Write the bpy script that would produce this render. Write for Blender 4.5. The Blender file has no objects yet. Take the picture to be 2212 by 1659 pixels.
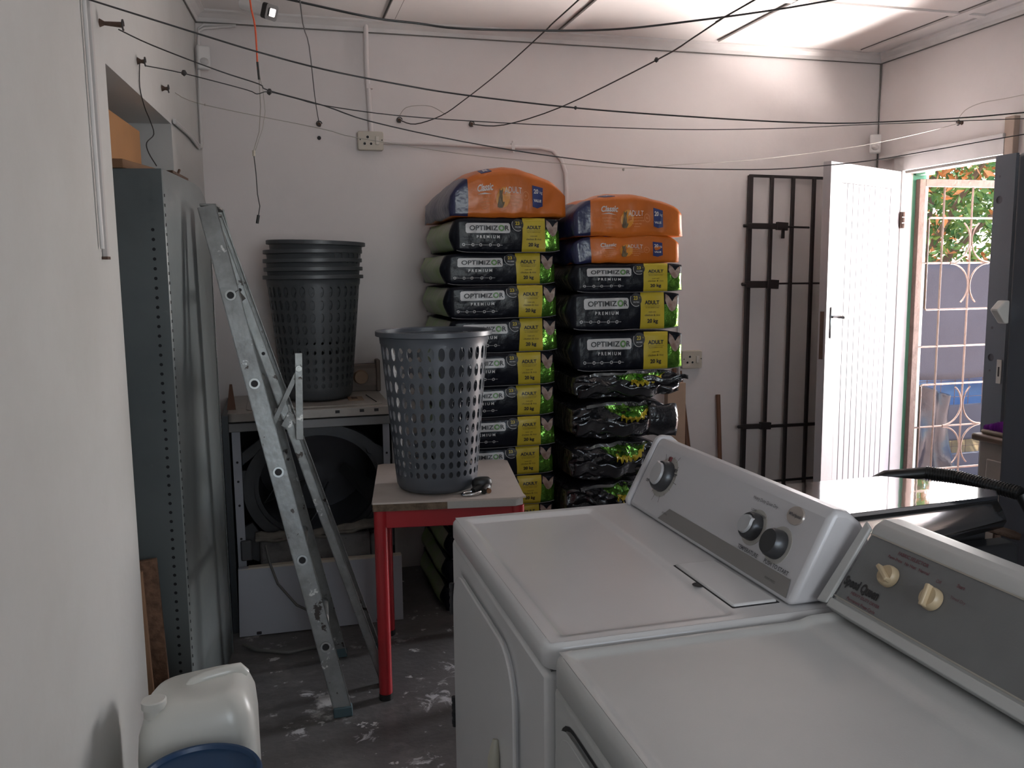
import bpy, bmesh, math, random
from mathutils import Vector, Matrix, noise
random.seed(7)
PI = math.pi
S = bpy.context.scene
COL = S.collection
V3 = Vector

# ------------------------------------------------------------------ camera
def make_camera():
    cd = bpy.data.cameras.new('camera'); co = bpy.data.objects.new('camera', cd); COL.objects.link(co)
    pitch, roll, yaw = math.radians(7.3), math.radians(-.67), math.radians(15.35)
    rt = V3((math.cos(yaw), -math.sin(yaw), 0)); fl = V3((math.sin(yaw), math.cos(yaw), 0)); z = V3((0, 0, 1))
    f = math.cos(pitch)*fl - math.sin(pitch)*z
    u = math.sin(pitch)*fl + math.cos(pitch)*z
    r2 = math.cos(roll)*rt + math.sin(roll)*u
    u2 = -math.sin(roll)*rt + math.cos(roll)*u
    m = Matrix(((r2.x, u2.x, -f.x, 0), (r2.y, u2.y, -f.y, 0), (r2.z, u2.z, -f.z, 1.45), (0, 0, 0, 1)))
    co.matrix_world = m
    cd.sensor_fit = 'HORIZONTAL'; cd.sensor_width = 36; cd.lens = 36*1870/2212
    cd.clip_start = .02; cd.clip_end = 200
    S.camera = co
make_camera()

# ------------------------------------------------------------------ world, sun, exposure
w = bpy.data.worlds.new('sky'); S.world = w; w.use_nodes = True
nt = w.node_tree
bg = nt.nodes['Background']
sk = nt.nodes.new('ShaderNodeTexSky'); sk.sky_type = 'NISHITA'; sk.sun_disc = False
sk.sun_elevation = math.radians(58); sk.sun_rotation = math.radians(20)
nt.links.new(sk.outputs[0], bg.inputs[0]); bg.inputs[1].default_value = .28
def sun():
    l = bpy.data.lights.new('sun', 'SUN'); l.energy = 9; l.angle = math.radians(.6); l.color = (1, .95, .88)
    o = bpy.data.objects.new('sun', l); COL.objects.link(o)
    d = V3((-.25, -.38, -.9))          # light travels this way
    o.rotation_euler = d.to_track_quat('-Z', 'Y').to_euler(); o.location = (6, 8, 9)
sun()
def area(name, loc, d, sx, sy, e, col):
    l = bpy.data.lights.new(name, 'AREA'); l.shape = 'RECTANGLE'; l.size = sx; l.size_y = sy; l.energy = e; l.color = col
    o = bpy.data.objects.new(name, l); COL.objects.link(o)
    o.location = loc; o.rotation_euler = V3(d).to_track_quat('-Z', 'Z').to_euler()
    return o
# daylight through the window in the wall behind the photographer
area('window_daylight', (1.0, -1.52, 1.6), (0.0, 1, -.1), 1.9, 1.2, 9.5, (.93, .97, 1))
# added lamp imitating paving bounce, narrow beam aimed up past the door leaf
area('paving_bounce_lamp', (4.50, 3.20, .08), (-.58, .10, .83), 1.6, 1.4, 80, (1, .90, .86)).data.spread = math.radians(72)
# skylight entering through the open doorway
area('doorway_sky', (4.3, 3.45, 1.35), (-1, -.30, -.06), 1.3, 1.9, 24, (1, .95, .93)).data.spread = math.radians(110)
S.view_settings.view_transform = 'Standard'; S.view_settings.look = 'None'
S.view_settings.gamma = 1; S.view_settings.use_curve_mapping = False
S.view_settings.exposure = 1.95
S.cycles.use_denoising = True
S.cycles.max_bounces = 10; S.cycles.diffuse_bounces = 6; S.cycles.glossy_bounces = 5
S.cycles.sample_clamp_indirect = 6
S.cycles.caustics_reflective = False; S.cycles.caustics_refractive = False

# ------------------------------------------------------------------ materials
MATS = {}
def mat(name, col, rough=.6, metal=0, spec=.5, var=0, vscale=6, var2=None, bump=0, bscale=80, stretch=None, coat=0, emis=None, trans=0, sss=0):
    if name in MATS: return MATS[name]
    m = bpy.data.materials.new(name); m.use_nodes = True; n = m.node_tree.nodes; L = m.node_tree.links
    b = n['Principled BSDF']
    b.inputs['Base Color'].default_value = (*col, 1); b.inputs['Roughness'].default_value = rough
    b.inputs['Metallic'].default_value = metal; b.inputs['Specular IOR Level'].default_value = spec
    if coat: b.inputs['Coat Weight'].default_value = coat; b.inputs['Coat Roughness'].default_value = .08
    if trans: b.inputs['Transmission Weight'].default_value = trans
    if sss: b.inputs['Subsurface Weight'].default_value = sss; b.inputs['Subsurface Radius'].default_value = (.03, .03, .03)
    if emis: b.inputs['Emission Color'].default_value = (*emis[0], 1); b.inputs['Emission Strength'].default_value = emis[1]
    if var or bump:
        tc = n.new('ShaderNodeTexCoord'); mp = n.new('ShaderNodeMapping'); L.new(tc.outputs['Object'], mp.inputs[0])
        if stretch: mp.inputs['Scale'].default_value = stretch
    if var:
        no = n.new('ShaderNodeTexNoise'); no.inputs['Scale'].default_value = vscale; no.inputs['Detail'].default_value = 6
        L.new(mp.outputs[0], no.inputs['Vector'])
        r = n.new('ShaderNodeValToRGB'); r.color_ramp.elements[0].position = .35; r.color_ramp.elements[1].position = .68
        c2 = var2 or tuple(max(0, c*(1-var)) for c in col)
        r.color_ramp.elements[0].color = (*col, 1); r.color_ramp.elements[1].color = (*c2, 1)
        L.new(no.outputs[0], r.inputs[0]); L.new(r.outputs[0], b.inputs['Base Color'])
    if bump:
        nb = n.new('ShaderNodeTexNoise'); nb.inputs['Scale'].default_value = bscale; nb.inputs['Detail'].default_value = 4
        L.new(mp.outputs[0], nb.inputs['Vector'])
        bp = n.new('ShaderNodeBump'); bp.inputs['Strength'].default_value = bump; bp.inputs['Distance'].default_value = .01
        L.new(nb.outputs[0], bp.inputs['Height']); L.new(bp.outputs[0], b.inputs['Normal'])
    MATS[name] = m
    return m

def patch_mat(name, base, spots, rough=.5, bump=.1, metal=0):
    """base colour with layered noise patches: spots = [(colour, scale, threshold, softness)]"""
    m = bpy.data.materials.new(name); m.use_nodes = True; n = m.node_tree.nodes; L = m.node_tree.links
    b = n['Principled BSDF']; b.inputs['Roughness'].default_value = rough; b.inputs['Metallic'].default_value = metal
    tc = n.new('ShaderNodeTexCoord'); prev = None
    for k, (c, sc, th, so) in enumerate(spots):
        no = n.new('ShaderNodeTexNoise'); no.inputs['Scale'].default_value = sc; no.inputs['Detail'].default_value = 8
        no.inputs['Roughness'].default_value = .65
        mp = n.new('ShaderNodeMapping'); mp.inputs['Location'].default_value = (k*3.7, k*1.3, k*2.1)
        L.new(tc.outputs['Object'], mp.inputs[0]); L.new(mp.outputs[0], no.inputs['Vector'])
        r = n.new('ShaderNodeValToRGB'); r.color_ramp.elements[0].position = th; r.color_ramp.elements[1].position = th+so
        L.new(no.outputs[0], r.inputs[0])
        mx = n.new('ShaderNodeMix'); mx.data_type = 'RGBA'
        L.new(r.outputs[0], mx.inputs[0])
        if prev: L.new(prev, mx.inputs[6])
        else: mx.inputs[6].default_value = (*base, 1)
        mx.inputs[7].default_value = (*c, 1); prev = mx.outputs[2]
    L.new(prev, b.inputs['Base Color'])
    if bump:
        nb = n.new('ShaderNodeTexNoise'); nb.inputs['Scale'].default_value = 40; L.new(tc.outputs['Object'], nb.inputs['Vector'])
        bp = n.new('ShaderNodeBump'); bp.inputs['Strength'].default_value = bump; bp.inputs['Distance'].default_value = .01
        L.new(nb.outputs[0], bp.inputs['Height']); L.new(bp.outputs[0], b.inputs['Normal'])
    MATS[name] = m
    return m

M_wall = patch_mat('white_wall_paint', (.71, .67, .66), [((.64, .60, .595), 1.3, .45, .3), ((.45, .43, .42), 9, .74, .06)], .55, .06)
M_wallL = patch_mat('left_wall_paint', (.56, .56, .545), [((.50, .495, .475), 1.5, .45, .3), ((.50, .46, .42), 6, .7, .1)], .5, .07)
M_ceil = patch_mat('ceiling_board_paint', (.74, .71, .695), [((.66, .64, .63), 1.1, .5, .3), ((.58, .47, .38), 2.6, .71, .03)], .6, .03)
M_floor = patch_mat('grey_concrete', (.15, .145, .145), [((.09, .086, .085), 2.2, .4, .25), ((.22, .21, .205), 5, .55, .2), ((.60, .60, .60), 4.3, .60, .06), ((.6, .6, .6), 13, .635, .03)], .42, .2)
def floor_smears(m, spots):
    n = m.node_tree.nodes; L = m.node_tree.links; b = n['Principled BSDF']; prev = b.inputs['Base Color'].links[0].from_socket
    tc = n.new('ShaderNodeTexCoord')
    no = n.new('ShaderNodeTexNoise'); no.inputs['Scale'].default_value = 16; no.inputs['Detail'].default_value = 9; no.inputs['Roughness'].default_value = .7; no.inputs['Distortion'].default_value = 1.5
    L.new(tc.outputs['Object'], no.inputs['Vector'])
    for x, y, r in spots:
        d = n.new('ShaderNodeVectorMath'); d.operation = 'DISTANCE'; L.new(tc.outputs['Object'], d.inputs[0]); d.inputs[1].default_value = (x, y, 0)
        mr = n.new('ShaderNodeMapRange'); mr.inputs[1].default_value = 0; mr.inputs[2].default_value = r; mr.inputs[3].default_value = .14; mr.inputs[4].default_value = -.25; L.new(d.outputs['Value'], mr.inputs[0])
        ad = n.new('ShaderNodeMath'); ad.operation = 'ADD'; L.new(mr.outputs[0], ad.inputs[0]); L.new(no.outputs[0], ad.inputs[1])
        rp = n.new('ShaderNodeValToRGB'); rp.color_ramp.elements[0].position = .56; rp.color_ramp.elements[1].position = .66; L.new(ad.outputs[0], rp.inputs[0])
        mx = n.new('ShaderNodeMix'); mx.data_type = 'RGBA'; L.new(rp.outputs[0], mx.inputs[0]); L.new(prev, mx.inputs[6]); mx.inputs[7].default_value = (.56, .56, .58, 1); prev = mx.outputs[2]
    L.new(prev, b.inputs['Base Color'])
floor_smears(M_floor, [(.50, 2.78, .26), (.36, 2.38, .20), (.22, 2.62, .10), (.02, 2.70, .10), (.05, 2.95, .09), (.60, 3.0, .2)])
M_trim = mat('white_gloss_trim', (.68, .66, .65), .4, var=.15, vscale=5)
M_darkgrey = mat('dark_line_grey', (.16, .15, .14), .8)  # dark grey for thin edge lines and for shade behind the door planks
M_app = mat('white_enamel', (.62, .625, .64), .22, spec=.5, bump=.015, bscale=260, var=.05, vscale=3)
M_app2 = mat('white_enamel_old', (.50, .51, .51), .34, spec=.5, bump=.03, bscale=300, var=.10, vscale=4)
M_plasticw = mat('white_console_plastic', (.56, .56, .59), .32, bump=.02, bscale=400)
M_gap = mat('dark_gap', (.012, .012, .014), .7)
M_seam = mat('seam_grey', (.12, .12, .13), .6)
M_knobd = mat('dark_grey_knob', (.035, .036, .04), .35)
M_knobw = mat('pale_grey_knob', (.42, .43, .45), .3)
M_ivory = mat('ivory_knob', (.55, .44, .29), .4, var=.15, vscale=30)
M_panelgrey = mat('grey_console_panel', (.17, .175, .18), .45, bump=.03, bscale=300, var=.1, vscale=20)
M_ink = mat('black_ink', (.012, .012, .014), .5)
M_inkred = mat('maroon_ink', (.14, .05, .06), .6)
M_inkgrey = mat('grey_ink', (.10, .10, .11), .6)
M_white_print = mat('white_print', (.55, .55, .55), .35)
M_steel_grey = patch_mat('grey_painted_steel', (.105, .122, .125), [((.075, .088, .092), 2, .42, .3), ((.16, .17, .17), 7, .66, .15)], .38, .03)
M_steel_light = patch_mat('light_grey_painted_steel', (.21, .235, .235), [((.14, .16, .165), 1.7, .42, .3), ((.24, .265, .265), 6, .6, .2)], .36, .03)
M_alu = patch_mat('worn_aluminium', (.25, .255, .25), [((.16, .16, .155), 9, .42, .25), ((.55, .54, .52), 9, .61, .02), ((.05, .04, .035), 14, .63, .02)], .42, .1, .5)
M_alu_edge = mat('bare_aluminium', (.30, .30, .29), .35, metal=.8)
M_blackpl = mat('black_bag_film', (.007, .008, .013), .30, spec=.18, bump=.5, bscale=18)
M_blackpl2 = mat('black_crumpled_film', (.014, .014, .017), .22, spec=.7, bump=.9, bscale=20)
M_yellow = mat('yellow_bag_print', (.55, .43, .035), .32, bump=.2, bscale=18)
M_green = mat('green_foil', (.20, .46, .06), .18, metal=.75, bump=1, bscale=22, var2=(.05, .14, .03), var=.5, vscale=14)
M_greenside = mat('pale_green_print', (.20, .34, .09), .4, bump=.35, bscale=14, var=.5, vscale=7, var2=(.30, .29, .25))
M_streak = mat('black_film_straw_print', (.012, .012, .013), .25, bump=.5, bscale=16, var=.5, vscale=26, var2=(.075, .07, .045), stretch=(1, 2.6, .5))
M_orange = mat('orange_bag_film', (.66, .165, .018), .34, bump=.4, bscale=12, var=.25, vscale=4)
M_navy = mat('navy_bag_film', (.018, .022, .075), .28, bump=.6, bscale=14)
M_navylab = mat('navy_label', (.02, .035, .15), .35)
M_amber = mat('amber_glow_print', (.70, .28, .03), .36, bump=.4, bscale=12)
M_meat = mat('meat_print', (.27, .17, .14), .35, var=.5, vscale=40, var2=(.5, .42, .36))
M_orangelet = mat('pale_orange_print', (.80, .42, .20), .4)
M_dogbrown = mat('dog_brown_print', (.10, .065, .03), .5, var=.5, vscale=60, var2=(.2, .14, .06))
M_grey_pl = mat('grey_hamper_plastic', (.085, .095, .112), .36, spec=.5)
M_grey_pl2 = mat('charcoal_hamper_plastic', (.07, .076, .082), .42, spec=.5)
M_red = mat('red_painted_steel', (.42, .022, .03), .3, var=.2, vscale=5, spec=.6)
M_tabletop = patch_mat('cream_laminate', (.56, .50, .46), [((.47, .41, .37), 4, .5, .25), ((.22, .16, .12), 18, .73, .03)], .4, .03)
M_chip = mat('chipboard_edge', (.20, .145, .10), .9, bump=.9, bscale=70, var=.5, vscale=40)
M_chipw = mat('white_edging', (.45, .44, .42), .7, bump=.3, bscale=60)
M_blackrub = mat('black_rubber', (.01, .01, .01), .45)
M_chrome = mat('chrome', (.6, .6, .6), .18, metal=1)
M_brass = mat('dull_brass', (.35, .2, .12), .35, metal=.9)
M_oldtop = patch_mat('stained_cream_enamel', (.40, .375, .345), [((.30, .275, .25), 4, .45, .2), ((.12, .09, .07), 14, .7, .05)], .4, .05)
M_olddirty = patch_mat('dirty_grey_plastic', (.17, .165, .165), [((.07, .068, .068), 6, .45, .2), ((.02, .02, .02), 12, .62, .05)], .6, .2)
M_panelw = patch_mat('white_sheet_steel', (.36, .38, .43), [((.31, .33, .38), 2, .45, .3), ((.12, .1, .09), 20, .76, .03)], .35, .03)
M_drum = mat('dark_drum_plastic', (.032, .034, .038), .5, var=.4, vscale=8, bump=.1, bscale=30)
M_black = mat('interior_black', (.008, .008, .01), .8)
M_blackgate = patch_mat('brown_black_steel', (.022, .017, .017), [((.035, .02, .016), 12, .55, .2)], .45, .1)
M_broom = mat('brown_wood', (.17, .075, .04), .55, var=.3, vscale=20, stretch=(1, 1, .1))
M_box = mat('brown_card', (.36, .17, .06), .7, var=.12, vscale=5)
M_board = mat('raw_timber', (.36, .205, .12), .75, var=.25, vscale=14, stretch=(3, 3, .3), bump=.2, bscale=40)
M_board2 = mat('chipboard_sheet', (.22, .12, .075), .85, var=.5, vscale=40, bump=.7, bscale=60)
M_jug = patch_mat('milky_plastic', (.60, .61, .58), [((.55, .555, .53), 3, .45, .3)], .3, .03)
M_bluebin = mat('navy_blue_plastic', (.012, .045, .115), .4)
M_door = patch_mat('white_door_paint', (.40, .39, .405), [((.36, .35, .365), 4, .5, .3), ((.42, .36, .3), 17, .735, .02)], .4, .05)
M_rustg = patch_mat('rust_pink_steel', (.115, .072, .056), [((.08, .048, .035), 16, .5, .2), ((.10, .05, .03), 32, .69, .03)], .7, .3)
M_mint = mat('mint_painted_frame', (.16, .42, .28), .5)
M_creambox = mat('yellowed_plastic', (.50, .455, .38), .4)
M_wire = mat('dark_wire', (.03, .028, .028), .5)
M_wirew = mat('pale_cord', (.40, .37, .33), .6)
M_wireo = mat('orange_cord', (.62, .09, .03), .5)
M_rust = mat('rusty_iron', (.08, .045, .03), .75, bump=.6, bscale=60)
M_purple = mat('purple_bristle', (.33, .05, .5), .5)
M_stain = mat('brushed_stainless', (.66, .64, .62), .16, metal=1, bump=.03, bscale=20, stretch=(.2, .2, 8))
M_mirror = mat('black_glass', (.52, .53, .55), .02, metal=1, spec=1, coat=1, bump=.035, bscale=5)
M_fridge = patch_mat('blue_grey_sheet_metal', (.085, .095, .115), [((.075, .082, .10), 2, .45, .3), ((.13, .11, .08), 3, .68, .05)], .42, .05)
M_cupb = patch_mat('blue_grey_door_steel', (.13, .155, .185), [((.11, .13, .16), 3, .5, .3)], .4, .03)
M_creamcab = mat('cream_cabinet', (.42, .39, .36), .5, var=.15, vscale=6)
M_browntop = mat('worn_brown_top', (.17, .12, .09), .6, var=.4, vscale=8)
M_shade = mat('grey_shade_cloth', (.055, .053, .063), .9, var=.15, vscale=3, bump=.3, bscale=200)
M_shade2 = mat('dark_shade_cloth', (.04, .04, .05), .9)
M_plastic_sheet = mat('black_plastic_sheet', (.02, .02, .026), .3, spec=.4, bump=1, bscale=9)
M_tarp = mat('blue_tarp', (.06, .12, .25), .4, bump=.4, bscale=8)
M_sand = mat('yellow_sand', (.22, .15, .07), .95, bump=.5, bscale=30, var=.2, vscale=9)
M_yard = mat('pink_paving', (.50, .36, .31), .9, var=.25, vscale=2, bump=.2, bscale=20)
M_leafA = mat('green_leaf', (.05, .12, .018), .7)
M_leafB = mat('bright_green_leaf', (.12, .20, .035), .7)
M_leafC = mat('orange_leaf', (.40, .15, .04), .7)
M_bark = mat('bark', (.12, .08, .05), .9)
M_pink = mat('pink_house_plaster', (.72, .38, .34), .9)
M_glass = mat('window_glass', (.9, .93, .95), .02, trans=1)

# ------------------------------------------------------------------ mesh builder
class MB:
    def __init__(s): s.v = []; s.f = []; s.m = []
    def add(s, vs, fs, m=0):
        o = len(s.v); s.v += [V3(p) for p in vs]
        for f in fs: s.f.append([i+o for i in f]); s.m.append(m)
        return s
    def box(s, a, b, m=0, T=None):
        x0, y0, z0 = a; x1, y1, z1 = b
        vs = [V3(p) for p in ((x0,y0,z0),(x1,y0,z0),(x1,y1,z0),(x0,y1,z0),(x0,y0,z1),(x1,y0,z1),(x1,y1,z1),(x0,y1,z1))]
        if T: vs = [T(p) if callable(T) else T @ p for p in vs]
        return s.add(vs, [(3,2,1,0),(4,5,6,7),(0,1,5,4),(1,2,6,5),(2,3,7,6),(3,0,4,7)], m)
    def beam(s, p, q, w, t, up=(0,0,1), m=0):
        """square bar p->q, w across (perp. to up and axis), t along up"""
        p, q = V3(p), V3(q); d = (q-p).normalized(); u = V3(up); sd = d.cross(u).normalized(); u2 = sd.cross(d)
        vs = []
        for e in (p, q):
            for a, b in ((-1,-1),(1,-1),(1,1),(-1,1)): vs.append(e + sd*a*w/2 + u2*b*t/2)
        return s.add(vs, [(0,1,2,3),(7,6,5,4),(0,4,5,1),(1,5,6,2),(2,6,7,3),(3,7,4,0)], m)
    def tube(s, pts, r, seg=8, m=0, caps=True):
        pts = [V3(p) for p in pts]; n = len(pts); rings = []
        prev = None
        for i, p in enumerate(pts):
            d = (pts[min(i+1, n-1)] - pts[max(i-1, 0)]).normalized()
            if prev is None:
                a = d.orthogonal().normalized()
            else:
                a = (prev - d*prev.dot(d)); a = a.normalized() if a.length > 1e-6 else d.orthogonal().normalized()
            prev = a; b = d.cross(a)
            rr = r[i] if isinstance(r, (list, tuple)) else r
            rings.append([p + (a*math.cos(2*PI*k/seg) + b*math.sin(2*PI*k/seg))*rr for k in range(seg)])
        vs = [v for rg in rings for v in rg]; fs = []
        for i in range(n-1):
            for k in range(seg):
                k2 = (k+1) % seg; fs.append((i*seg+k, i*seg+k2, (i+1)*seg+k2, (i+1)*seg+k))
        if caps: fs.append(tuple(range(seg))[::-1]); fs.append(tuple((n-1)*seg+k for k in range(seg)))
        return s.add(vs, fs, m)
    def lathe(s, prof, seg=32, m=0, T=None, capb=True, capt=False):
        vs = []; fs = []
        for r, z in prof:
            for k in range(seg): vs.append(V3((r*math.cos(2*PI*k/seg), r*math.sin(2*PI*k/seg), z)))
        if T: vs = [T @ v if not callable(T) else T(v) for v in vs]
        for i in range(len(prof)-1):
            for k in range(seg):
                k2 = (k+1) % seg; fs.append((i*seg+k, i*seg+k2, (i+1)*seg+k2, (i+1)*seg+k))
        if capb: fs.append(tuple(range(seg))[::-1])
        if capt: fs.append(tuple((len(prof)-1)*seg+k for k in range(seg)))
        return s.add(vs, fs, m)
    def prism(s, poly, fn0, fn1, m=0):
        """poly of (x,y); fn0/fn1 map to the two end caps"""
        n = len(poly); vs = [fn0(*p) for p in poly] + [fn1(*p) for p in poly]
        fs = [tuple(range(n))[::-1], tuple(range(n, 2*n))] + [(i, (i+1) % n, n+(i+1) % n, n+i) for i in range(n)]
        return s.add(vs, fs, m)
    def grid(s, us, vs_, fn, m=0, mfn=None):
        nu, nv = len(us), len(vs_); o = len(s.v)
        for v in vs_:
            for u in us: s.v.append(V3(fn(u, v)))
        for j in range(nv-1):
            for i in range(nu-1):
                s.f.append([o+j*nu+i, o+j*nu+i+1, o+(j+1)*nu+i+1, o+(j+1)*nu+i])
                s.m.append(mfn((us[i]+us[i+1])/2, (vs_[j]+vs_[j+1])/2) if mfn else m)
        return s
    def holecell(s, u0, u1, v0, v1, ru, rv, fn, seg=12, m=0):
        """one cell of sheet with an elliptical hole"""
        cu, cv = (u0+u1)/2, (v0+v1)/2; o = len(s.v)
        outer = []; inner = []
        hu, hv = (u1-u0)/2, (v1-v0)/2
        for k in range(seg):
            a = 2*PI*(k+.5)/seg; c, sn = math.cos(a), math.sin(a); t = 1/max(abs(c), abs(sn))
            outer.append((cu+hu*c*t, cv+hv*sn*t)); inner.append((cu+ru*c, cv+rv*sn))
        # corners kept: snap the nearest outer points
        for cx, cy in ((1,1),(-1,1),(-1,-1),(1,-1)):
            bi = min(range(seg), key=lambda k: (outer[k][0]-cu-hu*cx)**2/hu**2 + (outer[k][1]-cv-hv*cy)**2/hv**2)
            outer[bi] = (cu+hu*cx, cv+hv*cy)
        for p in outer+inner: s.v.append(V3(fn(*p)))
        for k in range(seg):
            k2 = (k+1) % seg; s.f.append([o+k, o+k2, o+seg+k2, o+seg+k]); s.m.append(m)
        return s
    def text(s, txt, fn, size, m=0, bold=0, al='CENTER'):
        vs, fs = text_geo(txt, bold, al)
        return s.add([fn(x*size, y*size) for x, y in vs], fs, m)
    def build(s, name, mats, parent=None, origin=None, smooth=0, bevel=0, bseg=2, solid=0, label=None):
        me = bpy.data.meshes.new(name)
        o_ = V3(origin) if origin is not None else (parent_loc(parent) if parent else V3((0,0,0)))
        me.from_pydata([tuple(v-o_) for v in s.v], [], s.f)
        if not isinstance(mats, (list, tuple)): mats = [mats]
        for q in mats: me.materials.append(q)
        me.polygons.foreach_set('material_index', s.m)
        if smooth:
            me.polygons.foreach_set('use_smooth', [True]*len(s.f)); me.set_sharp_from_angle(angle=math.radians(smooth))
        me.update()
        ob = bpy.data.objects.new(name, me); COL.objects.link(ob)
        if parent: ob.parent = parent
        elif origin is not None: ob.location = origin; LOC[ob.name] = tuple(origin)
        if solid:
            q = ob.modifiers.new('solidify', 'SOLIDIFY'); q.thickness = solid; q.offset = -1
        if bevel:
            q = ob.modifiers.new('bevel', 'BEVEL'); q.width = bevel; q.segments = bseg; q.limit_method = 'ANGLE'; q.angle_limit = math.radians(35)
            if not smooth:
                me.polygons.foreach_set('use_smooth', [True]*len(s.f)); me.set_sharp_from_angle(angle=math.radians(30))
        if label: ob['label'] = label
        return ob
LOC = {}
def parent_loc(p):
    r = V3((0,0,0))
    while p is not None: r = r + V3(LOC.get(p.name, (0,0,0))); p = p.parent
    return r
TG = {}
def text_geo(txt, bold, al):
    k = (txt, bold, al)
    if k in TG: return TG[k]
    c = bpy.data.curves.new('t', 'FONT'); c.body = txt; c.size = 1; c.offset = bold; c.align_x = al; c.align_y = 'CENTER'; c.resolution_u = 3
    o = bpy.data.objects.new('t', c); COL.objects.link(o)
    me = bpy.data.meshes.new_from_object(o)
    vs = [(v.co.x, v.co.y) for v in me.vertices]; fs = [tuple(p.vertices) for p in me.polygons]
    bpy.data.objects.remove(o); bpy.data.curves.remove(c); bpy.data.meshes.remove(me)
    TG[k] = (vs, fs); return TG[k]
def tag(o, label, cat, group=None, kind=None):
    o['label'] = label; o['category'] = cat
    if group: o['group'] = group
    if kind: o['kind'] = kind
    return o
def thing(name, loc, label, cat, group=None):
    o = bpy.data.objects.new(name, None); COL.objects.link(o); o.location = loc; o.empty_display_size = .05
    LOC[o.name] = loc
    return tag(o, label, cat, group)
def struct(mb, name, m, **k):
    o = mb.build(name, m, **k); o['kind'] = 'structure'; return o
def copy_tree(o, parent=None):
    c = o.copy(); COL.objects.link(c)
    if parent: c.parent = parent
    for ch in [x for x in o.children]: copy_tree(ch, c)
    return c
def plane_fn(O, U, W, eps=0):
    O, U, W = V3(O), V3(U).normalized(), V3(W).normalized(); N = U.cross(W)
    return lambda x, y: O + U*x + W*y + N*eps
def disc(cx, cy, r, seg=20, ry=None):
    ry = ry or r
    return [(cx+r*math.cos(2*PI*k/seg), cy+ry*math.sin(2*PI*k/seg)) for k in range(seg)]
def flat(mb, poly, fn, m=0):
    mb.add([fn(*p) for p in poly], [tuple(range(len(poly)))], m)
def rrect(x0, y0, x1, y1, r, n=4):
    out = []
    for cx, cy, a0 in ((x1-r, y1-r, 0), (x0+r, y1-r, 90), (x0+r, y0+r, 180), (x1-r, y0+r, 270)):
        for k in range(n+1):
            a = math.radians(a0+90*k/n); out.append((cx+r*math.cos(a), cy+r*math.sin(a)))
    return out
def frange(a, b, n): return [a+(b-a)*i/n for i in range(n+1)]

# ================================================================== SETTING
A4 = math.radians(4)
def LW(s, d, z):       # left wall: s metres from the back corner towards the camera, d metres into the wall
    return V3((-.27 - s*math.sin(A4) - d*math.cos(A4), 4.17 - s*math.cos(A4) + d*math.sin(A4), z))
def LT(p): return LW(p.x, p.y, p.z)
m = MB()
m.box((-.2, 0, 0), (.752, .6, 2.62), T=LT); m.box((.752, 0, 1.997), (1.669, .6, 2.62), T=LT); m.box((1.669, 0, 0), (5.85, .6, 2.62), T=LT)
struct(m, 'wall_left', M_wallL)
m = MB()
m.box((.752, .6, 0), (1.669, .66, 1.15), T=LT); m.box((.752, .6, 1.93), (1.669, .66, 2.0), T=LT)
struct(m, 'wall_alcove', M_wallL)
wf = MB()
for a, b in (((.752, .61, 1.15), (.80, .65, 1.93)), ((1.62, .61, 1.15), (1.669, .65, 1.93)), ((.80, .61, 1.15), (1.62, .65, 1.20)), ((.80, .61, 1.89), (1.62, .65, 1.93)), ((1.19, .61, 1.2), (1.23, .65, 1.89))): wf.box(a, b, T=LT)
wo = struct(wf, 'window_1', M_trim)
g = MB(); g.box((.80, .625, 1.2), (1.19, .63, 1.89), T=LT); g.build('pane', M_glass, wo)
g = MB(); g.box((1.23, .625, 1.2), (1.62, .63, 1.89), T=LT); g.build('pane', M_glass, wo)
m = MB(); m.box((-.95, 4.17, 0), (3.42, 4.37, 2.62)); struct(m, 'wall_back', M_wall)
m = MB(); m.box((3.245, -1.75, 0), (3.40, 3.28, 2.62)); m.box((3.245, 3.28, 2.0), (3.40, 3.95, 2.62)); m.box((3.245, 3.95, 0), (3.40, 4.2, 2.62))
struct(m, 'wall_right', M_wall)
m = MB(); m.box((-1.3, -1.75, 0), (-.05, -1.6, 2.62)); m.box((2.05, -1.75, 0), (3.42, -1.6, 2.62)); m.box((-.05, -1.75, 0), (2.05, -1.6, .95)); m.box((-.05, -1.75, 2.25), (2.05, -1.6, 2.62))
struct(m, 'wall_near', M_wall)
wf = MB()
for a, b in (((-.05, -1.7, .95), (0, -1.65, 2.25)), ((2.0, -1.7, .95), (2.05, -1.65, 2.25)), ((0, -1.7, .95), (2, -1.65, 1.0)), ((0, -1.7, 2.2), (2, -1.65, 2.25)), ((.98, -1.7, 1), (1.02, -1.65, 2.2))): wf.box(a, b)
wo = struct(wf, 'window_2', M_trim)
for x in (0, 1.02): g = MB(); g.box((x, -1.68, 1), (x+.98, -1.675, 2.2)); g.build('pane', M_glass, wo)
m = MB(); m.box((-1.3, -1.75, 2.6), (3.42, 4.37, 2.7)); ce = struct(m, 'ceiling', M_ceil)
for x in (-.275, .565, 1.4, 2.24, 3.08):
    m = MB(); m.box((x-.022, -1.6, 2.588), (x+.022, 4.09, 2.6)); m.box((x-.029, -1.6, 2.597), (x+.029, 4.09, 2.5995), 1)  # second box: thin dark grey line along both batten edges
    m.build('batten', [M_ceil, M_darkgrey], ce)
for y in (3.43, 1.0):
    m = MB(); m.box((-.3, y-.02, 2.59), (3.22, y+.02, 2.6)); m.build('batten', M_ceil, ce)
m = MB(); m.box((-1.3, -1.75, -.12), (3.40, 4.37, 0)); struct(m, 'floor', M_floor)
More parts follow.
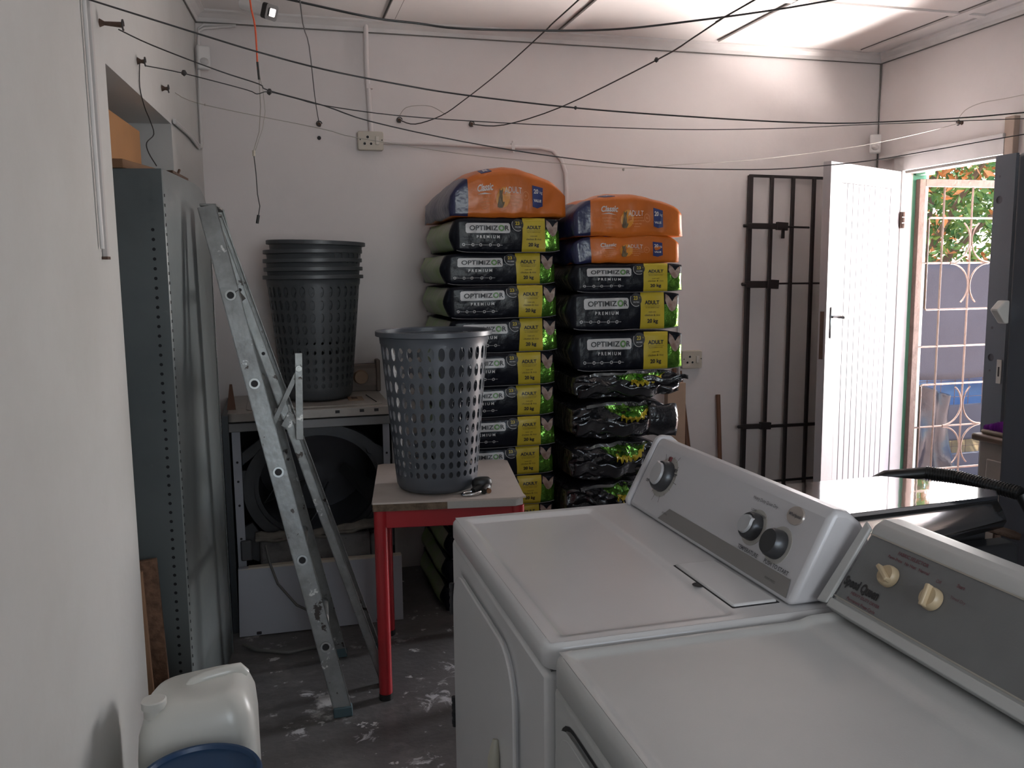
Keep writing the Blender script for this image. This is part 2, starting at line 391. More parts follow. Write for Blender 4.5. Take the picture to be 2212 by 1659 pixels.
# cornices
def cornice(n, P, Q, N):
    P, Q, N = V3(P), V3(Q), V3(N); m = MB()
    prof = [(0, 0), (.045, 0), (.045, -.008), (.030, -.014), (.014, -.030), (.008, -.046), (0, -.046)]
    a = [P+N*d+V3((0, 0, z)) for d, z in prof]; b = [Q+N*d+V3((0, 0, z)) for d, z in prof]; k = len(prof)
    m.add(a+b, [tuple(range(k)), tuple(range(k, 2*k))[::-1]]+[(i, i+k, (i+1) % k+k, (i+1) % k) for i in range(k)])
    m.tube([P+N*.004+V3((0, 0, -.049)), Q+N*.004+V3((0, 0, -.049))], .003, 4, 1)  # thin dark grey line under the cornice
    struct(m, n, [M_trim, M_darkgrey])
cornice('trim_1', (-.27, 4.17, 2.6), (3.245, 4.17, 2.6), (0, -1, 0))
cornice('trim_2', (3.245, 4.17, 2.6), (3.245, -1.6, 2.6), (-1, 0, 0))
cornice('trim_3', LW(0, 0, 2.6), LW(5.7, 0, 2.6), (math.cos(A4), -math.sin(A4), 0))
m = MB(); m.tube([(3.24, 4.163, 2.55), (3.238, 4.164, 2.3), (3.241, 4.163, 2.0)], [.006, .003, .004], 5); struct(m, 'trim_4', M_darkgrey)  # thin dark grey line down the right back corner
# door frame: head, jambs, ledge above
m = MB(); m.box((3.215, 3.27, 1.958), (3.40, 4.0, 2.045)); m.box((3.20, 3.27, 2.03), (3.245, 4.10, 2.05)); m.box((3.235, 3.27, 1.945), (3.30, 3.95, 1.958), 1)  # last box: dark grey strip under the head
struct(m, 'trim_5', [M_trim, M_darkgrey], bevel=.004)
m = MB(); m.box((3.215, 3.93, 0), (3.285, 3.985, 1.96)); struct(m, 'trim_6', M_trim, bevel=.003)
m = MB(); m.box((3.215, 3.225, 0), (3.40, 3.28, 2.12)); struct(m, 'trim_7', mat('tan_timber', (.42, .33, .27), .6, var=.2), bevel=.003)
m = MB(); m.box((3.285, 3.935, 0), (3.372, 3.952, 1.955)); m.box((3.30, 3.86, 1.935), (3.36, 3.93, 1.957))
struct(m, 'trim_8', M_mint)

# white plank door, standing open against the corner
H0 = V3((3.205, 3.925, 0)); dU = V3((2.55-3.205, 3.60-3.925, 0)).normalized(); dN = V3((dU.y, -dU.x, 0))
if dN.y > 0: dN = -dN
def DR(u, t, z): return H0 + dU*u + dN*t + V3((0, 0, z))
DT = lambda p: DR(p.x, p.y, p.z)
DW = .731
m = MB()
m.box((0, -.04, .02), (.108, 0, 1.954), T=DT); m.box((.62, -.04, .02), (DW, 0, 1.954), T=DT)
m.box((.108, -.04, 1.862), (.62, 0, 1.954), T=DT); m.box((.108, -.04, .02), (.62, 0, .16), T=DT); m.box((.10, -.036, .1), (.63, -.014, 1.9), 1, T=DT)  # last box: backing coloured dark so the plank grooves look shaded
dr = struct(m, 'door_1', [M_door, M_darkgrey], bevel=.002)
nb = 9; bw = (.62-.108)/nb
for i in range(nb):
    m = MB(); m.box((.108+i*bw+.0022, -.014, .162), (.108+(i+1)*bw-.0022, -.002, 1.860), T=DT); m.build('plank', M_door, dr, bevel=.002)
m = MB(); m.box((DW, -.030, 1.02), (DW+.002, -.010, 1.25), T=DT); m.box((DW+.002, -.026, 1.11), (DW+.008, -.014, 1.13), T=DT); m.build('lock_plate', M_rustg, dr)
m = MB(); m.box((DW-.072, 0, 1.118), (DW-.038, .006, 1.27), T=DT); hp = m.build('handle_plate', M_chrome, dr, bevel=.003)
m = MB(); m.tube([DR(DW-.055, .004, 1.222), DR(DW-.055, .045, 1.222), DR(DW-.065, .055, 1.221), DR(DW-.15, .052, 1.212)], [.008, .008, .008, .006], 8); m.build('lever', M_chrome, hp, smooth=40)
m = MB(); m.tube([DR(DW-.055, .004, 1.15), DR(DW-.055, .007, 1.15)], .004, 8); m.build('keyhole', M_gap, hp)
m = MB(); m.box((.02, -.05, 1.93), (.05, .0, 1.975), T=DT)
m = MB()
for dz in (0, .03, .06): m.tube([(3.215, 3.905, 1.66+dz), (3.215, 3.905, 1.685+dz)], .007, 8)
m.box((3.205, 3.908, 1.66), (3.209, 3.94, 1.745)); m.build('hinge', M_rustg, dr)

# ================================================================== OUTSIDE
m = MB(); m.box((3.42, -6, -.20), (14, 14, -.02)); m.box((-9, 4.4, -.3), (3.42, 14, -.05)); m.box((-9, -9, -.3), (3.42, -1.76, -.05)); m.box((-9, -1.76, -.3), (-1.4, 4.4, -.05))
struct(m, 'ground', M_yard)
# rusty wrought security gate, swung open outwards
GY = 3.913
t = thing('security_gate', (3.322, GY, 0), 'rusty pinkish wrought iron security gate swung open outside the doorway', 'gate')
m = MB(); X0, X1, Z0, Z1 = 3.322, 4.05, .1, 1.915
m.box((X0-.02, GY-.015, Z0), (X0+.018, GY+.015, Z1)); m.box((X0+.018, GY-.015, Z1-.038), (X1, GY+.015, Z1)); m.box((X1, GY-.015, Z0), (X1+.03, GY+.015, Z1)); m.box((X0, GY-.015, Z0), (X1, GY+.015, Z0+.03))
m.build('gate_frame', M_rustg, t, bevel=.002)
for x in (3.472, 3.655):
    m = MB(); m.tube([(x, GY, Z0), (x, GY, Z1-.02)], .0058, 6); m.build('upright_rod', M_rustg, t)
for x in (3.80, 3.93):
    m = MB(); m.tube([(x, GY, Z0), (x, GY, Z1-.02)], .0058, 6); m.build('upright_rod', M_rustg, t)
for z in (1.477, 1.028, .586):
    m = MB(); m.tube([(X0, GY, z), (X1, GY, z)], .0055, 6); m.build('cross_rod', M_rustg, t)
for zc, zt, zb in ((1.477, 1.715, 1.228), (.586, .82, .345)):
    m = MB(); m.tube([(X1, GY, zt), (3.388, GY, zt), (3.380, GY, zt-.008), (3.380, GY, zb+.008), (3.388, GY, zb), (X1, GY, zb)], .0058, 6); m.build('bent_rod', M_rustg, t)
    cx = 3.655
    for sx in (1, -1):
        for sz in (1, -1):
            R = .118; pts = [(cx+sx*(.006+R+R*math.cos(math.radians(q))), GY-.004, zc+sz*(R+.004+R*math.sin(math.radians(q)))) for q in range(270, 129, -10)]
            m = MB(); m.tube(pts, .0045, 6); m.build('scroll', M_rustg, t)
# shade cloth fence
def cloth(name, x0, x1, y, zt, zb, amp, mt, label, cat, nx=40, nz=14):
    m = MB()
    m.grid(frange(0, 1, nx), frange(0, 1, nz), lambda u, v: (x0+(x1-x0)*u, y+amp*noise.noise(V3((u*9, v*2, y))), zb(u)+(zt(u)-zb(u))*v))
    o = m.build(name, mt, origin=((x0+x1)/2, y, zb(.5)), smooth=60, solid=.003); return tag(o, label, cat)
cloth('shade_cloth', 2.6, 6.6, 5.0, lambda u: 1.49, lambda u: .70+.03*math.sin(u*9)-(.10 if u < .3 else 0)+.11*max(0, (u-.5)), .02, M_shade, 'grey shade cloth stretched along the yard fence below the trees', 'fence')
cloth('ground_cloth', 3.4, 6.6, 5.03, lambda u: .50-.03*u, lambda u: .22+.02*u, .02, M_shade2, 'lower strip of dark cloth across the yard fence', 'cloth')
cloth('plastic_sheet', 3.55, 4.32, 4.7, lambda u: .86-.25*u, lambda u: -.02, .10, M_plastic_sheet, 'crinkled black plastic sheet hanging beside the rusty gate', 'sheet', 60, 50)
cloth('tarp', 4.3, 7.0, 5.5, lambda u: .95, lambda u: .30, .10, M_tarp, 'blue tarpaulin seen through the wire fence', 'tarpaulin', 40, 14)
t = thing('wire_fence', (5, 5.08, 0), 'square wire mesh fence behind the shade cloth', 'fence')
m = MB()
for x in frange(3.0, 6.6, 30): m.tube([(x, 5.08, -.02), (x, 5.08, 1.5)], .002, 4)
for z in frange(.05, 1.5, 12): m.tube([(3.0, 5.08, z), (6.6, 5.08, z)], .002, 4)
o = m.build('mesh_wire', M_rust, t); o['kind'] = 'stuff'
for x in (2.95, 6.65):
    m = MB(); m.tube([(x, 5.08, -.02), (x, 5.08, 1.6)], .025, 8); m.build('post', M_rust, t)
m = MB(); m.grid(frange(0, 1, 30), frange(0, 1, 16), lambda u, v: (4.0+2.9*u, 5.3+1.2*v, -.02+.42*math.sin(PI*min(1, u*1.1))**.7*math.sin(PI*v)*(1+.3*noise.noise(V3((u*7, v*5, 0))))))
tag(m.build('sand_pile', M_sand, origin=(5.4, 5.9, 0), smooth=60), 'sunlit heap of yellow sand behind the mesh fence', 'sand', kind='stuff')
m = MB(); m.box((4.0, 4.86, -.02), (5.1, 4.90, .17)); tag(m.build('kerb_board', M_shade2, origin=(4.5, 4.88, 0)), 'grey board lying at the foot of the yard fence', 'board')
def tree(x, y, seed, label, zc=2.6, rz=1.5, rx=1.7, n=9000, ls=1):
    random.seed(seed)
    t = thing('leafy_tree', (x, y, 0), label, 'tree', 'trees beyond the fence')
    m = MB(); m.tube([(x, y, -.02), (x+.05, y, .8), (x-.05, y, 1.6), (x+.1, y, 2.4)], [.13, .11, .08, .04], 8); m.build('trunk', M_bark, t, smooth=60)
    for k in range(5):
        a = random.uniform(0, 6.28); m = MB()
        m.tube([(x, y, 1.1+.2*k), (x+.6*math.cos(a), y+.5*math.sin(a), 1.6+.3*k), (x+1.2*math.cos(a), y+.9*math.sin(a), 1.9+.4*k)], [.04, .025, .01], 6); m.build('branch', M_bark, t)
    m = MB(); vs = m.v
    for k in range(n):
        while 1:
            p = V3((random.uniform(-1, 1), random.uniform(-1, 1), random.uniform(-1, 1)))
            if .25 < p.length < 1: break
        c = V3((x, y, zc)) + V3((p.x*rx, p.y*rx*.7, p.z*rz))
        nrm = (noise.noise(c*1.4) > -.38)
        if not nrm: continue
        L = random.uniform(.035, .06)*ls; a = V3((random.gauss(0, 1), random.gauss(0, 1), random.gauss(0, 1))).normalized(); b = a.orthogonal().normalized()
        b = Matrix.Rotation(random.uniform(0, 6.28), 3, a) @ b; c2 = a.cross(b)
        mi = 2 if noise.noise(c*2.3+V3((5, 0, 0))) > .12 and random.random() < .75 else (1 if random.random() < .4 else 0)
        m.add([c-b*L, c-c2*L*.45+a*.01, c+b*L, c+c2*L*.45+a*.01], [(0, 1, 2, 3)], mi)
    o = m.build('foliage', [M_leafA, M_leafB, M_leafC], t); o['kind'] = 'stuff'
tree(5.9, 6.9, 1, 'green and orange leafed tree behind the fence, nearest the open gate', rx=1.45)
tree(8.9, 7.2, 2, 'leafy green tree behind the fence, right of the nearest tree', n=8000)
tree(3.3, 7.4, 3, 'leafy tree behind the fence, mostly hidden by the door frame', rx=1.1, n=4500)
tree(8.0, 12.2, 4, 'bigger tree further back showing between the nearer trees', zc=3.2, rz=2.6, rx=3.2, n=12000, ls=2.3)
random.seed(11)

# ================================================================== THE TWO WHITE MACHINES
def profile_console(n, y0, y1, mt, t, prof, bev=.018):
    m = MB(); k = len(prof)
    m.add([(x, y0, z) for x, z in prof]+[(x, y1, z) for x, z in prof], [tuple(range(k)), tuple(range(k, 2*k))[::-1]]+[(i, i+k, (i+1) % k+k, (i+1) % k) for i in range(k)])
    return m.build(n, mt, t, smooth=30, bevel=bev, bseg=4)
def door_outline(m, X, ys, y_e, z0, z1, r, w=.006, mi=0):
    """thin rounded-rectangle frame on the plane x=X"""
    a = rrect(ys, z0, y_e, z1, r, 6); b = rrect(ys+w, z0+w, y_e-w, z1-w, r-w*.6, 6); n = len(a)
    m.add([(X, p[0], p[1]) for p in a]+[(X, p[0], p[1]) for p in b], [(i, (i+1) % n, n+(i+1) % n, n+i) for i in range(n)], mi)
# ---- machine 1: dryer with the lint door and three knobs
AX, AY0, AY1 = .362, 1.143, 1.846
t = thing('clothes_dryer', (.70, 1.49, 0), 'white clothes dryer with three dark knobs and lint lid, behind the other machine', 'dryer')
m = MB(); m.box((AX, AY0+.006, .02), (1.05, AY1-.004, .868)); m.build('body', M_app, t, bevel=.012, bseg=3)
m = MB(); m.box((AX+.02, AY0+.02, .0), (1.03, AY1-.02, .03)); m.build('plinth', M_gap, t)
m = MB(); m.box((AX+.01, AY0+.012, .860), (1.04, AY1-.012, .876)); m.build('seam', M_seam, t)
# lid with sunken middle
m = MB()
def top_z(x, y):
    e = min(x-AX-.0, AY1-y, y-AY0, 1.06-x)
    def st(a, b, q): q = max(0, min(1, (q-a)/(b-a))); return q*q*(3-2*q)
    z = .912 - .007*st(.028, .040, min(x-AX, AY1-y, y-AY0)) 
    z += .007*st(.31, .325, x-AX)*st(.028, .04, min(AY1-y, y-AY0)) if x > AX+.30 else 0
    return z
xs = [AX+.008+i*.0065 for i in range(9)]+frange(AX+.07, AX+.29, 10)+[AX+.30+i*.005 for i in range(1, 9)]+frange(AX+.36, 1.045, 10)
ys = [AY0+.008+i*.0065 for i in range(9)]+frange(AY0+.07, AY1-.07, 24)+[AY1-.06+i*.0065 for i in range(8)]+[AY1-.008]
m.grid(xs, ys, lambda x, y: (x, y, top_z(x, y)))
# rounded shoulders and skirt
def loop(off, z): return rrect(AX-off+.008, AY0-off+.008, 1.053+off-.008, AY1+off-.008, .022+off, 5), z
rings = []
for off, z in ((.0005, .912), (.005, .9105), (.0085, .906), (.0095, .900), (.0095, .874), (.007, .871)):
    p, zz = loop(off-.0, z); rings.append([(a, b, zz) for a, b in p])
k = len(rings[0]); m.add([q for r_ in rings for q in r_], [(i*k+j, (i+1)*k+j, (i+1)*k+(j+1) % k, i*k+(j+1) % k) for i in range(len(rings)-1) for j in range(k)])
m.build('lid', M_app, t, smooth=50)
m = MB(); P = [(.694, 1.402), (.772, 1.402), (.766, 1.196), (.690, 1.196)]
c = (sum(p[0] for p in P)/4, sum(p[1] for p in P)/4)
m.box((.6885, 1.190, .906), (.7778, 1.4095, .9129)); m.build('lint_slot', M_gap, t, bevel=.006)
m = MB(); m.box((.6925, 1.195, .908), (.7735, 1.405, .9165)); ll = m.build('lint_lid', M_app, t, bevel=.006, bseg=3)
m = MB(); m.lathe([(.0001, 0), (.010, 0), (.012, .0006)], 14, T=Matrix.Translation((.688, 1.302, .9122)), capb=False); m.build('finger_notch', M_gap, ll)
# front door
m = MB(); door_outline(m, AX-.0075, AY0+.150, AY1-.045, .20, .828, .10, .012, 0)
m.prism(rrect(AY0+.16, .21, AY1-.053, .82, .09, 6), lambda a, b: (AX-.010, a, b), lambda a, b: (AX+.001, a, b)); d = m.build('door', M_app, t, bevel=.003)
m = MB(); m.tube([(AX-.014, 1.405, .628), (AX-.020, 1.398, .60), (AX-.020, 1.395, .48), (AX-.012, 1.398, .45)], [.006, .011, .011, .006], 8); m.build('door_handle', mat('yellowed_handle', (.38, .37, .31), .4), d, smooth=50)
for z0 in (.706, .443):
    m = MB(); m.tube([(AX-.010, AY1-.045, z0), (AX-.010, AY1-.045, z0+.068)], .005, 8)
    for q in range(4): m.tube([(AX-.010, AY1-.045, z0+.006+q*.018), (AX-.010, AY1-.045, z0+.016+q*.018)], .0062, 8)
    m.build('hinge', M_gap, d)
# console: slopes back from the lid
pr = [(.775, .914), (.850, 1.062), (.860, 1.066), (.882, 1.062), (.908, 1.040), (.928, 1.0), (.938, .914)]
co = profile_console('console', AY0+.022, AY1-.028, M_plasticw, t, pr, .011)
m = MB(); k = len(pr); pp = [(x+(.008 if i in (0,) else -.0), z) for i, (x, z) in enumerate(pr)]
pe = [(.776, .910), (.772, .925), (.848, 1.066), (.860, 1.072), (.885, 1.068), (.912, 1.045), (.934, 1.0), (.944, .910)]
kk = len(pe); y0, y1 = AY1-.030, AY1-.012
m.add([(x, y0, z) for x, z in pe]+[(x, y1, z) for x, z in pe], [tuple(range(kk)), tuple(range(kk, 2*kk))[::-1]]+[(i, i+kk, (i+1) % kk+kk, (i+1) % kk) for i in range(kk)]); m.build('end_cap', M_plasticw, t, smooth=30, bevel=.006, bseg=3)
UC, WC = V3((0, -1, 0)), V3((.075, 0, .148)).normalized()
def C1(eps): # (a,b): a metres towards the camera from y=1.80, b metres up the slope from its foot
    return plane_fn((.775, 1.80, .914), UC, WC, eps)
e1 = .0012
f = C1(e1)
m = MB(); flat(m, [(.135, .010), (.165, .040), (.612, .040), (.620, .010)], f); m.build('grey_band', mat('band_grey', (.24, .23, .225), .4), co)
m = MB(); f2 = C1(e1*1.6)
m.text('TEMPERATURE', lambda x, y: f2(.475+x, .0455+y), .010, bold=.02); m.text('PUSH TO START', lambda x, y: f2(.565+x, .0455+y), .010, bold=.02)
m.text('Heavy Duty Quiet Dry', lambda x, y: f2(.462+x, .138+y), .0085); m.text('DRY', lambda x, y: f2(.118+x, .118+y), .010, bold=.05); m.text('DRY', lambda x, y: f2(.122+x, .108+y), .010, bold=.05)
m.text('OFF', lambda x, y: f2(.022+x, .072+y), .009, bold=.04); m.text('NORMAL', lambda x, y: f2(.155+x, .026+y), .006); m.text('PERM PRESS', lambda x, y: f2(.565+x, .022+y), .006)
m.text('LOW', lambda x, y: f2(.440+x, .116+y), .007); m.text('HIGH', lambda x, y: f2(.475+x, .112+y), .007)
for k in range(16):
    a = math.radians(-70+k*22); m.add([f2(.088+math.cos(a)*r_+s_*math.sin(a)*.0006, .096+math.sin(a)*r_-s_*math.cos(a)*.0006) for r_, s_ in ((.044, -1), (.050 if k % 3 else .060, -1), (.050 if k % 3 else .060, 1), (.044, 1))], [(0, 1, 2, 3)])
m.build('printed_lettering', M_inkgrey, co)
def knob(a, b, r, h, fn, par, ring, body, face, fl=1, rot=0, rr=1.3):
    O = fn(a, b); N = (fn(a+1, b)-fn(a, b)).cross(fn(a, b+1)-fn(a, b)).normalized()
    U = (fn(a+1, b)-fn(a, b)).normalized(); W = (fn(a, b+1)-fn(a, b)).normalized()
    T = Matrix(((U.x, W.x, N.x, O.x), (U.y, W.y, N.y, O.y), (U.z, W.z, N.z, O.z), (0, 0, 0, 1))) @ Matrix.Rotation(rot, 4, 'Z')
    kb = MB().lathe([(r*.98, 0), (r, .004), (r*.95, h*.75), (r*.82, h), (r*.70, h)], 28, T=T, capt=True).build('knob', body, par, smooth=40)
    MB().lathe([(r*rr, 0), (r*rr, .0012), (r*.9, .0016)], 28, T=T, capb=False, capt=True).build('dial_ring', ring, kb, smooth=40)
    if face:
        q = MB(); n_ = 20
        pts = [(r*.74*math.cos(2*PI*k/n_), r*.74*math.sin(2*PI*k/n_)*.92) for k in range(n_)]; pts[0] = (r*.9, 0)
        q.prism(pts, lambda x, y: T @ V3((x, y, h-.001)), lambda x, y: T @ V3((x*.9, y*.9, h+.005))); q.build('grip', face, kb, smooth=40)
    return kb, T
fk = C1(.0)
kb, T = knob(.088, .096, .036, .022, fk, co, mat('beige_ring', (.40, .39, .37), .5), M_knobd, M_knobw, rot=2.1)
for a in (100, 215):
    q = MB(); q.box((-.006, -.004, .0015), (.006, .004, .006), T=T @ Matrix.Rotation(math.radians(a)-2.1, 4, 'Z') @ Matrix.Translation((.040, 0, 0))); q.build('red_marker', mat('dark_red', (.12, .02, .025), .4), kb)
knob(.462, .088, .026, .020, fk, co, mat('beige_ring', (.40, .39, .37), .5), M_knobd, M_knobw, rot=.7)
knob(.545, .080, .026, .024, fk, co, mat('beige_ring', (.40, .39, .37), .5), M_knobd, None)
m = MB(); m.prism(disc(.555, .138, .023, 28, .0165), lambda a, b: C1(.0)(a, b), lambda a, b: C1(.003)(.555+(a-.555)*.95, .138+(b-.138)*.95)); em = m.build('badge', mat('badge_beige', (.44, .39, .36), .35, metal=.3), co, smooth=30)
m = MB(); f3 = C1(.0036); m.text('Whirlpool', lambda x, y: f3(.555+x, .138+y), .0085, bold=.02); m.build('badge_lettering', M_inkgrey, em)
# ---- machine 2: nearest, grey panel
BX, BY0, BY1 = .362, .44, 1.121
t2 = thing('top_machine', (.70, .79, 0), 'nearest white laundry machine with grey console panel and two ivory knobs', 'washer')
t2.name = 'washing_machine'; LOC['washing_machine'] = (.70, .79, 0)
m = MB(); m.box((BX, BY0+.006, .02), (1.06, BY1-.004, .868)); m.build('body', M_app2, t2, bevel=.012, bseg=3)
m = MB(); m.box((BX+.01, BY0+.012, .858), (1.04, BY1-.012, .874)); m.build('seam', M_seam, t2)
m = MB()
def tz2(x, y):
    def st(a, b, q): q = max(0, min(1, (q-a)/(b-a))); return q*q*(3-2*q)
    z = .915 - .006*st(.012, .03, min(x-BX, BY1-y, y-BY0))
    z += .006*st(.39, .42, x-BX)
    return z
xs = [BX+.008+i*.004 for i in range(8)]+frange(BX+.05, BX+.38, 12)+[BX+.385+i*.006 for i in range(8)]+[.85, 1.05]
ys = [BY0+.008+i*.004 for i in range(8)]+frange(BY0+.05, BY1-.05, 20)+[BY1-.036+i*.004 for i in range(8)]
m.grid(xs, ys, lambda x, y: (x, y, tz2(x, y)))
rings = []
for off, z in ((.0005, .915), (.005, .9135), (.0085, .908), (.0095, .900), (.0095, .872), (.006, .869)):
    p = rrect(BX-off+.008, BY0-off+.008, 1.053+off-.008, BY1+off-.008, .022+off, 5); rings.append([(a, b, z) for a, b in p])
k = len(rings[0]); m.add([q for r_ in rings for q in r_], [(i*k+j, (i+1)*k+j, (i+1)*k+(j+1) % k, i*k+(j+1) % k) for i in range(len(rings)-1) for j in range(k)])
m.build('lid', M_app2, t2, smooth=50)
m = MB(); door_outline(m, BX-.0075, BY0+.05, BY1-.036, .22, .838, .06, .012)
m.prism(rrect(BY0+.06, .23, BY1-.045, .83, .055, 6), lambda a, b: (BX-.008, a, b), lambda a, b: (BX+.001, a, b)); m.build('door', M_app2, t2, bevel=.003)
m = MB(); door_outline(m, BX-.001, BY0+.045, BY1-.031, .215, .843, .064, .006); m.build('door_gap', M_gap, t2)
pr = [(.818, .918), (.822, .935), (.888, 1.034), (.893, 1.050), (.912, 1.060), (.945, 1.058), (.965, 1.040), (.975, 1.0), (.98, .918)]
co = profile_console('console', BY0+.02, BY1+.006, M_app2, t2, pr, .010)
# raised end cheek and rim round the recessed grey panel
UC2, WC2 = V3((0, -1, 0)), V3((.070, 0, .105)).normalized()
def C2(eps): return plane_fn((.822, 1.135, .935), UC2, WC2, eps)
m = MB(); q0, q1 = C2(.0), C2(.007)
m.prism([(-.010, -.010), (.012, -.006), (.012, .130), (-.004, .138)], q0, q1)
m.prism([(.012, -.010), (.70, -.010), (.70, .006), (.012, .006)], q0, C2(.005)); m.build('console_rim', M_app2, co, bevel=.002)
m = MB(); flat(m, rrect(.016, .010, .66, .122, .006, 3), C2(.0012)); pn = m.build('grey_panel', M_panelgrey, co)
m = MB(); fp = C2(.0020)
for a in (.010, .1215):
    m.prism([(.014, a), (.66, a), (.66, a+.0022), (.014, a+.0022)], C2(.001), C2(.0025))
m.build('panel_edge', mat('panel_edge_metal', (.42, .40, .36), .35, metal=.6), co)
m = MB(); m.text('Speed Queen', lambda x, y: fp(.056+x*.76, .0400+y*1.05), .0185, bold=.055); m.build('logo_lettering', M_ink, pn)
m = MB(); m.text('HEAVY DUTY DRYER', lambda x, y: fp(.074+x, .0265+y), .0068, bold=.02); m.text('Permanent Press Cycle', lambda x, y: fp(.072+x, .0165+y), .0068, bold=.02)
m.text('FABRIC SELECTOR', lambda x, y: fp(.115+x, .112+y), .0075, bold=.02); m.text('Perm Press   No Heat   Normal', lambda x, y: fp(.112+x, .102+y), .0065, bold=.02)
m.text('Off', lambda x, y: fp(.175+x, .098+y), .007); m.text('Start', lambda x, y: fp(.212+x, .104+y), .007, bold=.02); m.text('Timed Dry', lambda x, y: fp(.218+x, .086+y), .006)
m.build('printed_lettering', M_inkred, pn)
for a, b in ((.094, .074), (.182, .072)):
    kb, T = knob(a, b, .0165, .012, C2(.002), co, M_ivory, M_ivory, None, rr=1.0)
    q = MB(); q.box((-.0035, -.016, .008), (.0035, .016, .020), T=T @ Matrix.Rotation(1.1 if a < .1 else .2, 4, 'Z')); q.build('grip', M_ivory, kb, bevel=.002)

# ================================================================== STAINLESS COOKER BEHIND THE MACHINES
t = thing('stainless_cooker', (1.5, 1.95, 0), 'stainless steel cooker with mirror black glass top behind the white machines', 'cooker')
fp_ = [(1.17, 1.775), (1.83, 1.815), (1.875, 1.865), (1.80, 2.0), (1.69, 2.10), (1.36, 2.10), (1.13, 2.02)]
m = MB(); m.prism([(1.16, 1.79), (1.80, 1.82), (1.84, 1.87), (1.67, 2.07), (1.18, 2.06)], lambda a, b: (a, b, .02), lambda a, b: (a, b, .80)); m.build('body', M_black, t)
m = MB(); m.prism(fp_, lambda a, b: (a, b, .832), lambda a, b: (a, b, .838)); m.build('top_edge', M_gap, t)
m = MB(); m.prism(fp_, lambda a, b: (a, b, .838), lambda a, b: (a, b, .85)); m.build('glass_top', M_mirror, t, bevel=.002)
m = MB(); a = V3((1.17, 1.777, .834)); b = V3((1.83, 1.817, .834)); offn = lambda u: V3((-.05*u, -.20+.12*u, -.016))
m.grid(frange(0, 1, 12), frange(0, 1, 6), lambda u, v: a+(b-a)*u+offn(u)*v+V3((0, 0, -.008*v**4)))
m.grid(frange(0, 1, 2), frange(0, 1, 2), lambda u, v: a+(b-a)*u+offn(u)+V3((0, .01*v, -.008-.02*v))); m.build('sloping_rail', M_stain, t, smooth=60, solid=.003)
m = MB(); m.box((1.2, 1.735, .50), (1.83, 1.80, .745)); m.build('back_frame', M_black, t, bevel=.01)
m = MB(); m.box((1.52, 1.715, .56), (1.765, 1.736, .705)); jb = m.build('terminal_box', mat('box_white', (.30, .32, .33), .4), t, bevel=.015, bseg=3)
m = MB(); m.tube([(1.66, 1.712, .655), (1.69, 1.700, .66), (1.735, 1.70, .63)], .012, 8); m.build('inlet_pipe', M_rust, jb)
tp = thing('water_tap', (1.95, 1.93, .60), 'old dark brass water tap in front of the grey fridge side', 'tap')
m = MB(); m.tube([(2.10, 1.985, .45), (1.975, 1.95, .47), (1.965, 1.945, .60)], .016, 10)
m.lathe([(.018, .53), (.024, .545), (.024, .60), (.018, .61), (.018, .64), (.022, .645), (.022, .655), (.012, .66), (.010, .695)], 14, T=Matrix.Translation((1.965, 1.945, 0))); m.build('tap_body', M_rust, tp, smooth=40)
m = MB(); m.tube([(1.925, 1.965, .715), (1.95, 1.95, .712), (2.0, 1.925, .695), (2.015, 1.915, .69)], [.010, .013, .013, .010], 8); m.build('tap_handle', M_rust, tp, smooth=60)
m = MB(); m.tube([(2.085, 1.93, .68), (2.05, 1.90, .655), (2.02, 1.85, .60), (2.03, 1.82, .55)], .012, 8); m.build('tap_spout', M_rust, tp, smooth=60)
m = MB(); pts = [(1.55+.45*math.sin(a)*1.0, 2.16+.06*math.cos(a)-.25*max(0, math.sin(a))**2*.9, .835+.02*math.cos(a)) for a in [math.radians(q) for q in range(-10, 86, 8)]]
pts = [(1.66, 2.15, .80), (1.735, 2.135, .838), (1.835, 2.085, .852), (1.885, 2.02, .850), (1.905, 1.93, .846), (1.93, 1.84, .842), (2.03, 1.75, .60), (2.05, 1.74, .04)]
m.tube(pts[:6], .018, 10)
for i in range(34):
    u = i/33*2.9+2; k = min(int(u), 4); p = V3(pts[k]).lerp(V3(pts[k+1]), u-k); q = V3(pts[k]).lerp(V3(pts[k+1]), min(1, u-k+.045)); 
    if (q-p).length > 1e-4: m.tube([p, q], .0200, 10)
m.tube([pts[5], pts[6], pts[7]], .017, 10)
tag(m.build('ribbed_hose', M_blackrub, origin=(1.9, 2.1, .04), smooth=50), 'thick black ribbed hose curving behind the cooker top', 'hose')
# grey fridge side (right edge) and things near the door
t = thing('fridge', (2.45, 1.75, 0), 'tall blue-grey fridge with a worn brown patch at the right edge', 'fridge')
m = MB(); m.box((2.112, 1.42, .02), (2.76, 2.10, 1.78)); m.build('body', M_fridge, t, bevel=.012, bseg=3)
m = MB(); m.box((2.125, 1.44, 0), (2.75, 2.09, .03)); m.build('plinth', M_gap, t)
m = MB(); m.prism([(2.095, 1.352), (2.068, 1.325), (2.100, 1.283), (2.113, 1.283), (2.113, 1.352)], lambda a, b: (a, 2.095, b), lambda a, b: (a, 2.125, b)); m.build('corner_bracket', mat('white_bracket', (.62, .60, .57), .4), t, bevel=.004)
m = MB(); m.box((2.106, 1.93, 1.38), (2.1125, 2.03, 1.60)); m.build('worn_patch', mat('brown_wear', (.16, .13, .10), .8, var=.6, vscale=9, var2=(.085, .09, .10)), t, bevel=.003)
t = thing('steel_cupboard', (3.03, 3.1, 0), 'tall grey steel cupboard with a lock strike plate beside the doorway', 'cupboard')
